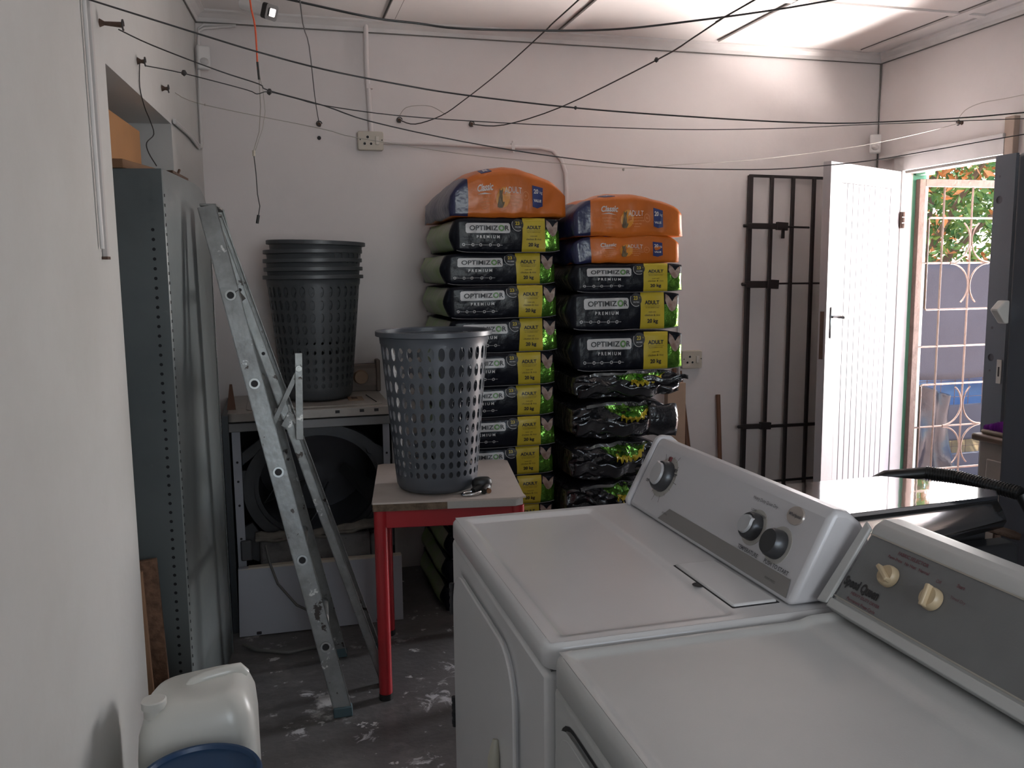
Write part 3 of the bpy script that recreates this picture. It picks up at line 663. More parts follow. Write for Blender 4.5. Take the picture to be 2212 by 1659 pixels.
def hole_strip(m, x0, x1, y, z0, z1, holes, fn=None):
    zs = [z0]
    f = fn or (lambda a, b: (a, y, b))
    for hx, hz, r in sorted(holes, key=lambda q: q[1]):
        c = r*1.6
        m.grid([x0, x1], [zs[-1], hz-c], f); m.grid([x0, hx-c], [hz-c, hz+c], f); m.grid([hx+c, x1], [hz-c, hz+c], f)
        m.holecell(hx-c, hx+c, hz-c, hz+c, r, r, f); zs.append(hz+c)
    m.grid([x0, x1], [zs[-1], z1], f)
m = MB(); hole_strip(m, 0, .10, 0, .02, 1.905, [(.026, 1.82, .005), (.030, 1.725, .016), (.032, 1.20, .006), (.034, 1.075, .016), (.032, 1.02, .005)], fn=lambda a, b: (2.90, 2.992-a, b))
m.box((2.90, 2.889, .02), (2.915, 2.892, 1.905)); m.build('door_edge', M_cupb, t)
m = MB(); m.box((2.903, 2.905, .02), (3.22, 2.99, 1.90)); m.build('carcass', M_fridge, t)
m = MB(); m.box((2.896, 2.897, .97), (2.900, 2.922, 1.07)); sp = m.build('strike_plate', mat('plate_white', (.55, .55, .52), .4), t, bevel=.0015)
m = MB(); m.box((2.8950, 2.906, 1.0), (2.8965, 2.913, 1.04)); m.build('bolt_slot', M_gap, sp)
t = thing('small_cabinet', (2.84, 2.62, 0), 'cream painted cabinet with a worn brown top by the doorway', 'cabinet')
m = MB(); m.box((2.705, 2.40, .0), (3.05, 2.79, .765)); m.build('body', M_creamcab, t, bevel=.004)
m = MB(); m.box((2.683, 2.38, .765), (3.08, 2.815, .793)); m.build('worktop', M_browntop, t, bevel=.008)
m = MB(); m.box((2.697, 2.43, .10), (2.706, 2.745, .700)); m.build('cabinet_door', M_creamcab, t, bevel=.012)
t = thing('scrubbing_brush', (2.74, 2.70, .793), 'scrubbing brush with upturned purple bristles on the cream cabinet', 'brush')
m = MB(); m.box((2.705, 2.60, .793), (2.755, 2.79, .812)); m.build('brush_back', mat('brush_wood', (.28, .24, .20), .7), t, bevel=.008)
m = MB(); random.seed(5)
for k in range(520):
    x = random.uniform(2.713, 2.757); y = random.uniform(2.605, 2.787); h = .022+.028*min(1, (2.775-y)/.08)
    m.add([(x-.003, y, .81), (x+.003, y, .81), (x+.002+random.uniform(-.004, .004), y+random.uniform(-.004, .004), .81+h*random.uniform(.8, 1.05))], [(0, 1, 2)])
    m.add([(x, y-.003, .81), (x, y+.003, .81), (x+random.uniform(-.004, .004), y, .81+h*random.uniform(.8, 1.05))], [(0, 1, 2)])
o = m.build('bristles', M_purple, t); o['kind'] = 'stuff'

# ================================================================== DOG FOOD BAGS
def bag_fn(w, d, h, seed, dome=0, pinch=.12, amp=.006, twist=0):
    def f(a, b, c):
        ea, eb, ec = 1-a*a, 1-b*b, 1-c*c
        hz = h*(1-dome) + h*dome*(1-abs(a)**2.2)*(1-.7*max(0, -b)**3*0)*(1-.55*abs(b+.15)**3)
        hz *= 1-pinch*abs(a)**8
        z = h*.5 + (c*.5)*hz if not dome else (c+1)*.5*hz
        if not dome: z = h*.5+c*.5*hz
        x = a*(w/2+(.034 if a < -.5 and not dome else .014)*max(0, 1-abs(c)**1.4)*min(1, eb*2.2)); y = b*(d/2+.010*ec*ea)
        p = V3((x, y, z)); q = p*7+V3((seed*3.1, seed*1.7, seed))
        n = V3((noise.noise(q), noise.noise(q+V3((9, 0, 0))), noise.noise(q+V3((0, 9, 0)))))*amp + V3((0, noise.noise(p*22+V3((seed, 0, 0))), noise.noise(p*20+V3((0, seed, 0)))))*amp*.45
        if not dome: n.z *= .35
        return p+n
    return f
def bag_body(m, f, us, nb=12, nc=9, mf=None):
    bs = frange(-1, 1, nb); cs = frange(-1, 1, nc)
    m.grid(us, cs, lambda a, c: f(a, -1, c), mfn=lambda a, c: mf('front', a, c))
    m.grid(us, cs, lambda a, c: f(-a, 1, c), mfn=lambda a, c: mf('back', a, c))
    m.grid(us, bs, lambda a, b: f(a, b, 1), mfn=lambda a, b: mf('top', a, b))
    m.grid(us, bs, lambda a, b: f(a, -b, -1), mfn=lambda a, b: mf('bottom', a, b))
    m.grid(bs, cs, lambda b, c: f(-1, -b, c), mfn=lambda b, c: mf('left', -b, c))
    m.grid(bs, cs, lambda b, c: f(1, b, c), mfn=lambda b, c: mf('right', b, c))
def weld(o):
    bm = bmesh.new(); bm.from_mesh(o.data); bmesh.ops.remove_doubles(bm, verts=bm.verts, dist=.0004); bm.to_mesh(o.data); bm.free()
U_ = sorted(set([round(x, 4) for x in frange(-1, 1, 26)]+[.26, .72, .262, .722]))
BW, BD, BH = .44, .60, .139
def make_black_bag(seed, name='dog_food_bag', side=None):
    t = bpy.data.objects.new(name, None); COL.objects.link(t); LOC[t.name] = (0, 0, 0); t.empty_display_size = .05
    f = bag_fn(BW, BD, BH, seed)
    def mf(s, a, c):
        if s == 'front': return 1 if .26 < a < .722 else (2 if a > .722 and c < .42 else 0)
        if s == 'left' and abs(a) < .9: return 3
        return 0
    m = MB(); bag_body(m, f, U_, mf=mf)
    o = m.build('bag_body', [M_blackpl, M_yellow, M_green, side or M_greenside], t, origin=(0, 0, 0), smooth=50); weld(o)
    def F(e):   # print space: u,v in metres from the bottom-left front corner
        return lambda u, v: f(u/BW*2-1, -1, v/BH*2-1)+V3((0, -e, 0))
    m = MB(); fpl = F(.0022); cc = lambda u: .020-.006*(1-math.sqrt(max(0, 1-max(0, abs(u-.1315)-.0855)**2/.006**2)))
    m.grid(frange(.040, .223, 40), frange(-1, 1, 6), lambda u, v: fpl(u, .098+v*cc(u))); pl = m.build('logo_plate', M_white_print, t, origin=(0, 0, 0), smooth=60)
    fs = F(.0050)
    m = MB(); m.text('OPTIMIZ', lambda x, y: fs(.1135+x*1.13, .097+y), .0270, bold=.018); m.build('logo_lettering', M_ink, pl, origin=(0, 0, 0))
    m = MB(); m.text('R', lambda x, y: fs(.208+x, .097+y), .0275, bold=.022); m.build('logo_letter', M_ink, pl, origin=(0, 0, 0))
    m = MB(); q0, q1 = disc(.187, .098, .0125, 20), disc(.187, .098, .0065, 20)
    m.add([fs(*p) for p in q0+q1], [(i, (i+1) % 20, 20+(i+1) % 20, 20+i) for i in range(20)]); m.build('green_ring', mat('logo_green', (.10, .24, .06), .4), pl, origin=(0, 0, 0))
    fs = F(.0022)
    m = MB(); m.text('P R E M I U M', lambda x, y: fs(.132+x, .062+y), .0165, bold=.03); m.build('white_lettering', M_white_print, t, origin=(0, 0, 0)); m = MB()
    for k, u in enumerate((.030, .068, .100, .140, .174)):
        q0, q1 = disc(u, .030, .0062, 14), disc(u, .030, .0036, 14)
        m.add([fs(*p) for p in q0+q1], [(i, (i+1) % 14, 14+(i+1) % 14, 14+i) for i in range(14)])
        v = (.068, .100, .140, .174, .200)[k]; m.add([fs(a, b) for a, b in ((u+.008, .0293), (v-.008, .0293), (v-.008, .0307), (u+.008, .0307))], [(0, 1, 2, 3)])
        m.text('v', lambda x, y: fs(u+x, .030+y), .006)
    m.build('icon_row', M_white_print, t, origin=(0, 0, 0))
    m = MB(); m.text('ADULT', lambda x, y: fs(.328+x, .100+y), .0195, bold=.035); m.add([fs(a, b) for a, b in ((.295, .0868), (.362, .0868), (.362, .0878), (.295, .0878))], [(0, 1, 2, 3)])
    m.text('ALL DOG BREEDS & SIZES', lambda x, y: fs(.328+x, .081+y), .0052); m.text('made with', lambda x, y: fs(.328+x, .0655+y), .0075); m.text('chicken & rice', lambda x, y: fs(.328+x, .053+y), .0115)
    m.text('20 kg', lambda x, y: fs(.328+x, .030+y), .0205, bold=.035); m.build('black_lettering', M_ink, t, origin=(0, 0, 0))
    f1, f2, f3 = F(.0028), F(.0045), F(.0056)
    m = MB(); m.prism(disc(.256, .112, .0245, 24), f1, f2); bd = m.build('badge', M_ink, t, origin=(0, 0, 0))
    m = MB(); q0, q1 = disc(.256, .112, .0268, 24), disc(.256, .112, .0248, 24); m.add([f2(*p) for p in q0+q1], [(i, (i+1) % 24, 24+(i+1) % 24, 24+i) for i in range(10, 20)]); m.text('PROTEIN', lambda x, y: f3(.256+x, .102+y), .0065, bold=.02); m.build('badge_rim', M_white_print, bd, origin=(0, 0, 0))
    m = MB(); m.text('23', lambda x, y: f3(.254+x, .117+y), .019, bold=.03); m.text('%', lambda x, y: f3(.272+x, .118+y), .008); m.build('badge_number', M_yellow, bd, origin=(0, 0, 0))
    m = MB(); fm = F(.0022); flat(m, [(.385, .132), (.383, .106), (.392, .086), (.402, .070), (.412, .064), (.423, .070), (.432, .090), (.434, .132), (.422, .121), (.412, .104), (.398, .124)], fm); m.build('meat_print', M_meat, t, origin=(0, 0, 0))
    m = MB(); m.tube([f(a, -1, -1)+V3((0, -.003, -.0005)) for a in frange(-1, 1, 20)], .0016, 5); m.build('bottom_seam', mat('seam_film', (.16, .16, .17), .3), t, origin=(0, 0, 0))
    return t
def make_orange_bag(seed, h, dome, name='orange_food_bag', w=.43):
    t = bpy.data.objects.new(name, None); COL.objects.link(t); LOC[t.name] = (0, 0, 0); t.empty_display_size = .05
    f = bag_fn(w, .60, h, seed, dome=dome, pinch=.25, amp=.009)
    U2 = sorted(set(frange(-1, 1, 26)+[-.72]))
    def mf(s, a, c):
        if s in ('left',): return 1
        if s in ('front', 'top') and a < -.72: return 1
        if s == 'back': return 0
        
        if s == 'right' and False: return 3
        return 0
    m = MB(); bag_body(m, f, U2, mf=mf, nb=16); o = m.build('bag_body', [M_orange, M_navy, M_amber], t, origin=(0, 0, 0), smooth=60); weld(o)
    H0_ = h*(1-dome)
    def F(e): return lambda u, v: f(u/w*2-1, -1, v/.115*2-1)+V3((0, -e, 0))
    fs = F(.0022); 
    m = MB(); m.text('Classic', lambda x, y: fs(.142+x+y*.15, .078+y), .0250, bold=.03)
    m.prism([(.108, .063), (.140, .066), (.172, .061), (.140, .062)], F(.001), fs); MW = mat('orange_bag_white', (.66, .62, .60), .4); m.build('name_lettering', MW, t, origin=(0, 0, 0))
    m = MB(); m.text('ADULT', lambda x, y: fs(.262+x, .066+y), .0225); m.build('adult_lettering', MW, t, origin=(0, 0, 0)); m = MB(); m.text('20', lambda x, y: F(.0045)(.356+x, .071+y), .0185, bold=.03); m.text('kg', lambda x, y: F(.0045)(.376+x, .070+y), .0125)
    m.text('VALUE', lambda x, y: F(.0045)(.363+x, .044+y), .010, bold=.04)
    m.build('weight_lettering', MW, t, origin=(0, 0, 0))
    m = MB()
    for k in range(4): m.text(('complete and balanced', 'nutrition for adult', 'dogs of all breeds', 'beef flavour')[k], lambda x, y: fs(.142+x, .050-k*.0085+y), .0062)
    for k in range(3): m.text(('with vitamins and minerals', 'for healthy dogs', 'all breeds')[k], lambda x, y: fs(.268+x, .046-k*.0085+y), .0062)
    q0, q1 = disc(.315, .055, .0125, 18), disc(.315, .055, .0115, 18); m.add([fs(*p) for p in q0+q1], [(i, (i+1) % 18, 18+(i+1) % 18, 18+i) for i in range(18)]); m.text('30+', lambda x, y: fs(.315+x, .055+y), .007)
    m.add([fs(a, b) for a, b in ((.230, .0535), (.296, .0535), (.296, .0545), (.230, .0545))], [(0, 1, 2, 3)])
    m.build('small_lettering', M_orangelet, t, origin=(0, 0, 0))
    m = MB(); m.prism([(.342, .088), (.384, .086), (.386, .030), (.364, .024), (.344, .028)], F(.0012), F(.0030)); m.build('weight_label', M_navylab, t, origin=(0, 0, 0))
    m = MB(); flat(m, disc(.222, .050, .030, 24, .026), F(.0018)); m.build('amber_glow', M_amber, t, origin=(0, 0, 0))
    m = MB(); flat(m, [(.213+(a-.215)*.72, .046+(b-.050)*.68) for a, b in [(.196, .020), (.195, .030), (.199, .044), (.200, .056), (.203, .066), (.201, .076), (.2005, .090), (.2065, .0825), (.2145, .083), (.2215, .0905), (.2215, .078), (.2195, .068), (.2225, .060), (.224, .046), (.2275, .036), (.2335, .040), (.236, .034), (.229, .022), (.224, .017), (.207, .016)]], F(.0030)); m.build('dog_print', M_dogbrown, t, origin=(0, 0, 0))
    if seed == 4:
        q = MB(); q.grid(frange(.30, .98, 14), frange(-.35, .55, 8), lambda a, b: f(a-.25*(b+.35), b, 1)+V3((0, 0, .0035))); q.build('silver_print', mat('silver_print', (.34, .33, .32), .3, metal=.4), t, origin=(0, 0, 0), smooth=60)
        q = MB(); q.grid(frange(.50, .99, 12), frange(-.62, -.30, 4), lambda a, b: f(a, b, 1)+V3((0, 0, .003))); q.build('black_print', M_blackpl, t, origin=(0, 0, 0), smooth=60)
    fT = lambda e: (lambda u, v: f(u/w*2-1, v, 1)+V3((0, -e*.3, e)))
    m = MB(); g0, g1 = fT(.0015), fT(.003); m.prism([(.128, -.96), (.170, -.96), (.170, -.72), (.128, -.72)], g0, g1); lb = m.build('logo_square', M_navylab, t, origin=(0, 0, 0))
    m = MB(); g2 = fT(.0042); m.text('M', lambda x, y: g2(.149-x, -.85-y*6.5), .026, bold=.02); m.build('logo_lettering', mat('orange_bag_white', (.66, .62, .60), .4), lb, origin=(0, 0, 0))
    return t
def place(src, x, y, z, rz, label, cat, group, first=False, sc=None):
    o = src if first else copy_tree(src)
    o.location = (x, y, z); o.rotation_euler = (0, 0, rz)
    if sc: o.scale = sc
    return tag(o, label, cat, group)
protos = [make_black_bag(s_) for s_ in (1, 2, 3)]
used = [False]*3
def black(i, x0, x1, y, zt, zb, label, group, rz=0):
    k = i % 3; w_ = x1-x0
    place(protos[k], (x0+x1)/2, y+BD/2, zb+.001, rz, label, 'bag', group, first=not used[k], sc=(w_/BW, 1, (zt-zb-.004)/BH)); used[k] = True
zl = [1.678, 1.535, 1.402, 1.263, 1.120, .979, .846, .716, .588, .46, .345, .23, .115, 0]
xl = [.732, .697, .707, .714, .705, .705, .700, .698, .700, .698, .690, .680, .668]
xr = [1.172, 1.157, 1.160, 1.162, 1.150, 1.150, 1.147, 1.144, 1.145, 1.143, 1.14, 1.13, 1.12]
names = ['topmost black and yellow bag of the left stack, under the orange one', 'second black and yellow bag from the top of the left stack', 'third black and yellow bag down the left stack',
 'fourth black and yellow bag down the left stack, at the hamper rim', 'fifth black and yellow bag down, half behind the hamper', 'sixth black and yellow bag down, half behind the hamper',
 'seventh black and yellow bag down, half behind the hamper', 'eighth black and yellow bag down, just above the table top', 'ninth black and yellow bag down, beside the table corner',
 'tenth black and yellow bag down, above the dryer lid', 'bag of the left stack seen under the table, upper one', 'bag of the left stack seen under the table, middle one', 'bottom bag of the left stack, on the floor']
for i in range(13):
    black(i, xl[i], xr[i], 3.50+(.012 if i % 2 else 0)+(.03 if i > 9 else 0), zl[i], zl[i+1], names[i], 'dog food bags in the left stack', rz=random.uniform(-.012, .012))
random.seed(21)
protos_r = [make_black_bag(s_, side=M_streak) for s_ in (5, 6)]
used_r = [False, False]
for i, (x0, x1, zt, zb, rz, lab) in enumerate([(1.222, 1.69, 1.484, 1.366, -.01, 'black and yellow bag directly under the orange ones in the right stack'), (1.212, 1.682, 1.364, 1.208, -.03, 'second black and yellow bag down the right stack'), (1.232, 1.70, 1.196, 1.036, -.035, 'lowest bag of the right stack with a readable yellow front')]):
    k = i % 2
    place(protos_r[k], (x0+x1)/2, 3.40+.30, zb, rz, lab, 'bag', 'dog food bags in the right stack', first=not used_r[k], sc=((x1-x0)/BW, 1, (zt-zb)/BH)); used_r[k] = True
ob = make_orange_bag(4, .215, .45, w=.485); place(ob, .955, 3.50+.30, 1.680, .0, 'orange bag lying alone on top of the left stack', 'bag', 'orange dog food bags', first=True)
ob = make_orange_bag(7, .185, .36, w=.47); place(ob, 1.455, 3.40+.30, 1.597, -.02, 'upper orange bag on top of the right stack', 'bag', 'orange dog food bags', first=True)
ob = make_orange_bag(9, .112, .03, w=.46); place(ob, 1.452, 3.405+.30, 1.487, -.02, 'lower orange bag of the right stack, under the other orange one', 'bag', 'orange dog food bags', first=True)
# crumpled bags lying the other way round
def crumpled(i, x0, x1, zb, zt, label, flap=False, grn=.5):
    w_, h_ = x1-x0, zt-zb; sd = 31+i*7
    t = thing('crumpled_food_bag', ((x0+x1)/2, 3.70, zb), label, 'bag', 'crumpled black bags low in the right stack')
    def f(a, b, c):
        taper = 1-.55*max(0, -b-.55)/.45 if b < -.55 else 1
        edge = (1-.35*abs(a)**5)
        x = a*w_/2*(1-.03*abs(c)); y = b*.31-.02*(1-c*c)*(b < 0)*(1-a*a)
        z = h_*.5+c*h_*.5*(taper*.22+.78)*edge*.97
        p = V3((x, y, z)); q = p*9+V3((sd, sd*.3, 0))
        r = abs(noise.noise(V3((p.x*14+sd, p.z*34, p.y*9))))
        fold = V3((0, -.050*r+.014, .006*noise.noise(q)))*max(0, -b)
        tw = V3((.004*noise.noise(q*2), .018*noise.noise(V3((p.x*8, p.z*26+p.x*10, sd))), .007*noise.noise(q*1.7+V3((4, 0, 0)))))
        return p+fold+tw
    m = MB(); bag_body(m, f, frange(-1, 1, 44), nb=14, nc=16, mf=lambda s, a, c: 3 if s == 'left' else 0)
    o = m.build('bag_body', [M_blackpl2, M_yellow, M_green, M_streak], t, origin=(0, 0, 0), smooth=70); weld(o)
    # green and yellow band creased along the top edge
    m = MB(); a0, a1 = -.35+.2*(grn-.5), .86
    def band(v0, v1):
        return lambda u, v: f(a0+(a1-a0)*u, -1, .97-(v0+(v1-v0)*v)*math.sin(PI*min(1, u*1.15+.02))**.6)+V3((0, -.004-.004*math.sin(u*60)*v, .002*math.sin(u*47)))
    m.grid(frange(0, 1, 40), frange(0, 1, 4), band(0, .75)); m.build('green_band', M_green, t, origin=(0, 0, 0), smooth=60)
    m = MB(); m.grid(frange(.25, .85, 36), frange(0, 1, 3), lambda u, v: band(.62, 1.0+.14*math.sin(u*74))(u, v)+V3((0, -.0015, 0))); m.build('yellow_band', M_yellow, t, origin=(0, 0, 0), smooth=60)
    m = MB(); m.grid(frange(-.75, .55, 30), frange(0, 1, 2), lambda u, v: f(u, -1, .99-.13*v)+V3((0, -.007, .004*(1-v)))); pl = m.build('logo_strip', mat('grey_strip_print', (.20, .21, .21), .3, var=.5, vscale=18), t, origin=(0, 0, 0), smooth=60)
    m = MB(); m.text('OPTIMIZOR', lambda x, y: f((.10-x)/w_*2, -1, .92-y*9)+V3((0, -.0105, .002)), .030, bold=.03); m.build('logo_lettering', M_ink, pl, origin=(0, 0, 0))
    if flap:
        m = MB(); m.grid(frange(0, 1, 10), frange(0, 1, 6), lambda u, v: V3((w_*.5-.11+.135*u, -.315-.020*math.sin(PI*v)-.03*u*(1-u)-.01, h_*(.10+.80*v)-.012*u+.004*math.sin(9*u)))); m.build('folded_flap', M_blackpl2, t, origin=(0, 0, 0), smooth=60, solid=.002)
    m = MB(); m.grid(frange(0, 1, 26), frange(0, 1, 5), lambda u, v: V3((-w_*.48+w_*.75*u, -.325-.022*v-.01*math.sin(u*11+sd), h_*(.16+.34*v)+.012*math.sin(u*6.1+sd)-.006*math.sin(u*23)))); m.build('crease_fold', M_blackpl2, t, origin=(0, 0, 0), smooth=60, solid=.001)
for i, a in enumerate([(1.200, 1.690, .912, 1.034, 'crumpled black bag directly below the last readable one, right stack', False, .9), (1.190, 1.635, .735, .912, 'crumpled black bag with a square folded flap at its right', True, .5), (1.180, 1.600, .560, .735, 'crumpled black bag level with the top of the dryer console', False, .5),
    (1.165, 1.600, .39, .560, 'crumpled black bag half hidden by the dryer console', False, .9), (1.16, 1.60, .20, .39, 'crumpled black bag low behind the dryer lid', False, .5), (1.16, 1.60, .0, .20, 'bottom crumpled bag of the right stack, on the floor', False, .5)]): crumpled(i, *a)
m = MB(); m.grid(frange(0, 1, 12), frange(0, 1, 4), lambda u, v: (1.50+.20*u, 3.375-.03*u, 1.005-.030*v*(1-.4*u)+.010*math.sin(u*9))); tag(m.build('torn_film_strip', M_blackpl2, origin=(1.6, 3.37, 1.0), smooth=60, solid=.0015), 'torn pointed strip of black film sticking out of the right stack', 'film')

# ================================================================== HAMPERS, TABLE
def hamper_mesh(name='laundry_hamper', mt=None, seg=32, rows=10):
    t = bpy.data.objects.new(name, None); COL.objects.link(t); LOC[t.name] = (0, 0, 0); t.empty_display_size = .05
    R0, R1, H_ = .139, .188, .538
    def R(z): return R0+(R1-R0)*(z/H_)
    def fn(u, v): return (R(v)*math.cos(u), R(v)*math.sin(u), v)
    m = MB(); du = 2*PI/seg; zb, zt = .055, .500
    m.lathe([(.0001, .004), (R0-.020, .004), (R0-.006, .010), (R(.02), .024), (R(zb), zb)], 68, capb=False)
    hs = [1-.050*i for i in range(rows)]; tot = sum(hs); z = zt
    for i in range(rows):
        dz = (zt-zb)*hs[i]/tot
        for k in range(seg):
            m.holecell(k*du, (k+1)*du, z-dz, z, du*.31*(1-.012*i), dz*(.385-.006*i), fn, seg=16)
        z -= dz
    m.lathe([(R(zt), zt), (R(.522), .522), (R(.524)+.001, .524)], 68, capb=False)
    b = m.build('basket', mt, t, origin=(0, 0, 0), smooth=50)
    bm = bmesh.new(); bm.from_mesh(b.data); bmesh.ops.remove_doubles(bm, verts=bm.verts, dist=.0003); bmesh.ops.recalc_face_normals(bm, faces=bm.faces); bm.to_mesh(b.data); bm.free()
    q = b.modifiers.new('solidify', 'SOLIDIFY'); q.thickness = .0022; q.offset = -1
    q = b.modifiers.new('split', 'EDGE_SPLIT'); q.split_angle = math.radians(40); q.use_edge_sharp = False
    m = MB(); pr = [(R1-.004, .525), (R1+.013, .525), (R1+.014, .526), (R1+.014, .540), (R1+.0125, .5415), (R1-.002, .5415), (R1-.004, .538), (R1-.004, .525)]
    m.lathe(pr, 68, capb=False); m.build('rim', mt, t, origin=(0, 0, 0), smooth=28)
    return t
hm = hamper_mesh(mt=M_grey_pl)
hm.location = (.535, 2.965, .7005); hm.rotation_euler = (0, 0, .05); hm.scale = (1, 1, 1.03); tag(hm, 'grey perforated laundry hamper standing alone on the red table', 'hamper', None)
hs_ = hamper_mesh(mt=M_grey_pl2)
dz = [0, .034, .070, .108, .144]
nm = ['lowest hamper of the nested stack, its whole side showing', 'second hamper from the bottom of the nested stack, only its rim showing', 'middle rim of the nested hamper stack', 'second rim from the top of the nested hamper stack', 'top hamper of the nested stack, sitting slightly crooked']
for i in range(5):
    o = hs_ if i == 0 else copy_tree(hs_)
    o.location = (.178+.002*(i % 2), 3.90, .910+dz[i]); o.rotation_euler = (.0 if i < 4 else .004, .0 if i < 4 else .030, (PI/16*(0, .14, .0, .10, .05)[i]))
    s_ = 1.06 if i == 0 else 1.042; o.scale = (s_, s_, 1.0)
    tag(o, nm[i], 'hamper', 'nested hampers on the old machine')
# table
TBO = V3((.287, 2.817, 0)); ta = math.atan2(2.739-2.817, .798-.287); TU = V3((math.cos(ta), math.sin(ta), 0)); TV = V3((-math.sin(ta), math.cos(ta), 0))
TT = lambda p: TBO+TU*p.x+TV*p.y+V3((0, 0, p.z))
t = thing('small_table', (.55, 3.05, 0), 'small table with chipped cream top and red painted legs', 'table')
m = MB(); m.prism([(0, .004), (.004, 0), (.49, 0), (.517, .014), (.512, .05), (.517, .58), (.50, .60), (.02, .60), (0, .585)], lambda a, b: TT(V3((a, b, .694))), lambda a, b: TT(V3((a, b, .700)))); m.build('tabletop', M_tabletop, t)
m = MB(); m.prism([(.002, .006), (.006, .003), (.48, .003), (.508, .02), (.512, .585), (.02, .597), (.003, .58)], lambda a, b: TT(V3((a, b, .669))), lambda a, b: TT(V3((a, b, .694)))); m.build('chipboard_core', M_chip, t)
m = MB(); m.prism([(.25, .001), (.48, .001), (.507, .018), (.503, .022), (.478, .004), (.25, .004)], lambda a, b: TT(V3((a, b, .670))), lambda a, b: TT(V3((a, b, .6945)))); m.build('edge_strip', M_chipw, t)
for a, b in ((.026, .03), (.49, .03), (.49, .57), (.026, .57)):
    m = MB(); m.tube([TT(V3((a, b, .668))), TT(V3((a, b, .02)))], .0225, 20); lg = m.build('leg', M_red, t, smooth=40)
    m = MB(); m.tube([TT(V3((a, b, .022))), TT(V3((a, b, 0)))], .0235, 20); m.build('foot', M_blackrub, lg, smooth=40)
for a, b in (((.03, .020, .606), (.49, .040, .669)), ((.03, .560, .606), (.49, .580, .669)), ((.012, .03, .606), (.032, .57, .669)), ((.484, .03, .606), (.504, .57, .669))):
    m = MB(); m.box(a, b, T=TT); m.build('apron', M_red, t, bevel=.003)
t = thing('padlock', (.655, 2.84, .70), 'black rubber covered padlock with steel shackle on the table', 'padlock')
m = MB(); c = V3((.672, 2.858, .724)); 
m.lathe([(.0001, -.020), (.020, -.020), (.027, -.012), (.029, 0), (.027, .012), (.020, .020), (.0001, .020)], 20, T=lambda v: c+V3((v.x*1.25, v.y*.75, v.z*1.05 + .004)), capb=False); m.tube([c+V3((-.01, -.01, -.008)), c+V3((-.038, -.03, -.014))], [.018, .012], 10); m.tube([c+V3((.012, -.01, -.008)), c+V3((-.004, -.040, -.014))], [.018, .011], 10)
m.build('padlock_body', M_blackrub, t, smooth=60)
m = MB(); c2 = V3((.625, 2.818, .7075)); m.tube([c2+V3((.032*math.cos(a), .020*math.sin(a), .004*math.cos(a))) for a in [math.radians(q) for q in range(20, 360, 20)]], .0048, 8); m.build('shackle', M_chrome, t, smooth=60)
m = MB(); m.tube([(.683, 2.835, .711), (.686, 2.812, .711)], .009, 12); m.build('key_cylinder', M_brass, t, smooth=40)

# ================================================================== STRIPPED OLD MACHINE UNDER THE HAMPERS
t = thing('stripped_dryer', (.13, 3.85, 0), 'old stripped dryer with open dark drum carrying the nested hampers', 'dryer')
X0, X1, YF, YB = -.195, .465, 3.60, 4.13
m = MB(); m.prism(rrect(X0, YF, X1, YB, .02, 4), lambda a, b: (a, b, .868), lambda a, b: (a, b, .905)); m.prism(rrect(X0+.07, YF+.05, X1-.03, YB-.06, .03, 4), lambda a, b: (a, b, .904), lambda a, b: (a, b, .9095))
m.build('top_lid', M_oldtop, t, bevel=.004)
m = MB()
for x in (X0+.11, .02, .23, .33, .39): m.box((x, YF-.001, .884), (x+.018, YF+.002, .896))
m.tube([(X0+.095, YF+.09, .911), (X0+.10, YF+.20, .911)], .003, 6); m.tube([(X1-.055, YF+.09, .911), (X1-.075, YF+.32, .911)], .002, 6); m.build('lid_slots', M_gap, t)
m = MB(); m.box((.30, 3.76, .909), (.365, 3.86, .914)); m.box((.315, 3.785, .914), (.34, 3.83, .917), 1); m.build('stained_patch', [mat('brown_stain', (.26, .18, .12), .6), M_rust], t, bevel=.002)
m = MB(); m.box((X0, YF+.01, .826), (X1, YF+.04, .862)); m.build('front_rail', mat('grey_rail', (.22, .22, .225), .45, var=.15), t, bevel=.003)
for xa, xb in ((X0+.012, X0+.045), (X1-.040, X1-.012)):
    m = MB()
    hole_strip(m, xa, xb, YF+.02, .02, .826, [((xa+xb)/2, z, .005) for z in (.15, .30, .38, .52, .62, .70)])
    m.box((xa, YF+.021, .02), (xb, YF+.05, .826), 1); m.build('front_post', [M_panelw, M_gap], t)
m = MB(); m.box((X0-.020, YF-.03, .0), (X0+.004, YB, .90)); m.build('side_panel', mat('dark_side', (.025, .03, .034), .4), t)
m = MB(); m.box((X1-.004, YF+.04, .02), (X1, YB, .86)); m.box((X0, YB-.01, .02), (X1, YB, .86)); m.box((X0, YF+.05, .0), (X1, YB, .03)); m.build('carcass', M_black, t)
cx, cz = .155, .575
m = MB()   # front bulkhead: ring around the drum with lugs
for r0, r1, ya, yb in ((.262, .305, YF+.03, YF+.10), (.245, .262, YF+.06, YF+.10)):
    n = 48; a = [(cx+r0*math.cos(2*PI*k/n), cz+r0*math.sin(2*PI*k/n)*.86) for k in range(n)]; b = [(cx+r1*math.cos(2*PI*k/n), cz+r1*math.sin(2*PI*k/n)*.86) for k in range(n)]
    vs = [(x, ya, z) for x, z in a]+[(x, ya, z) for x, z in b]+[(x, yb, z) for x, z in a]+[(x, yb, z) for x, z in b]
    fs = []
    for k in range(n):
        k2 = (k+1) % n; fs += [(k, k2, n+k2, n+k), (n+k, n+k2, 3*n+k2, 3*n+k), (k2, k, 2*n+k, 2*n+k2)]
    m.add(vs, fs)
m.build('drum_ring', M_drum, t, smooth=40)
m = MB()
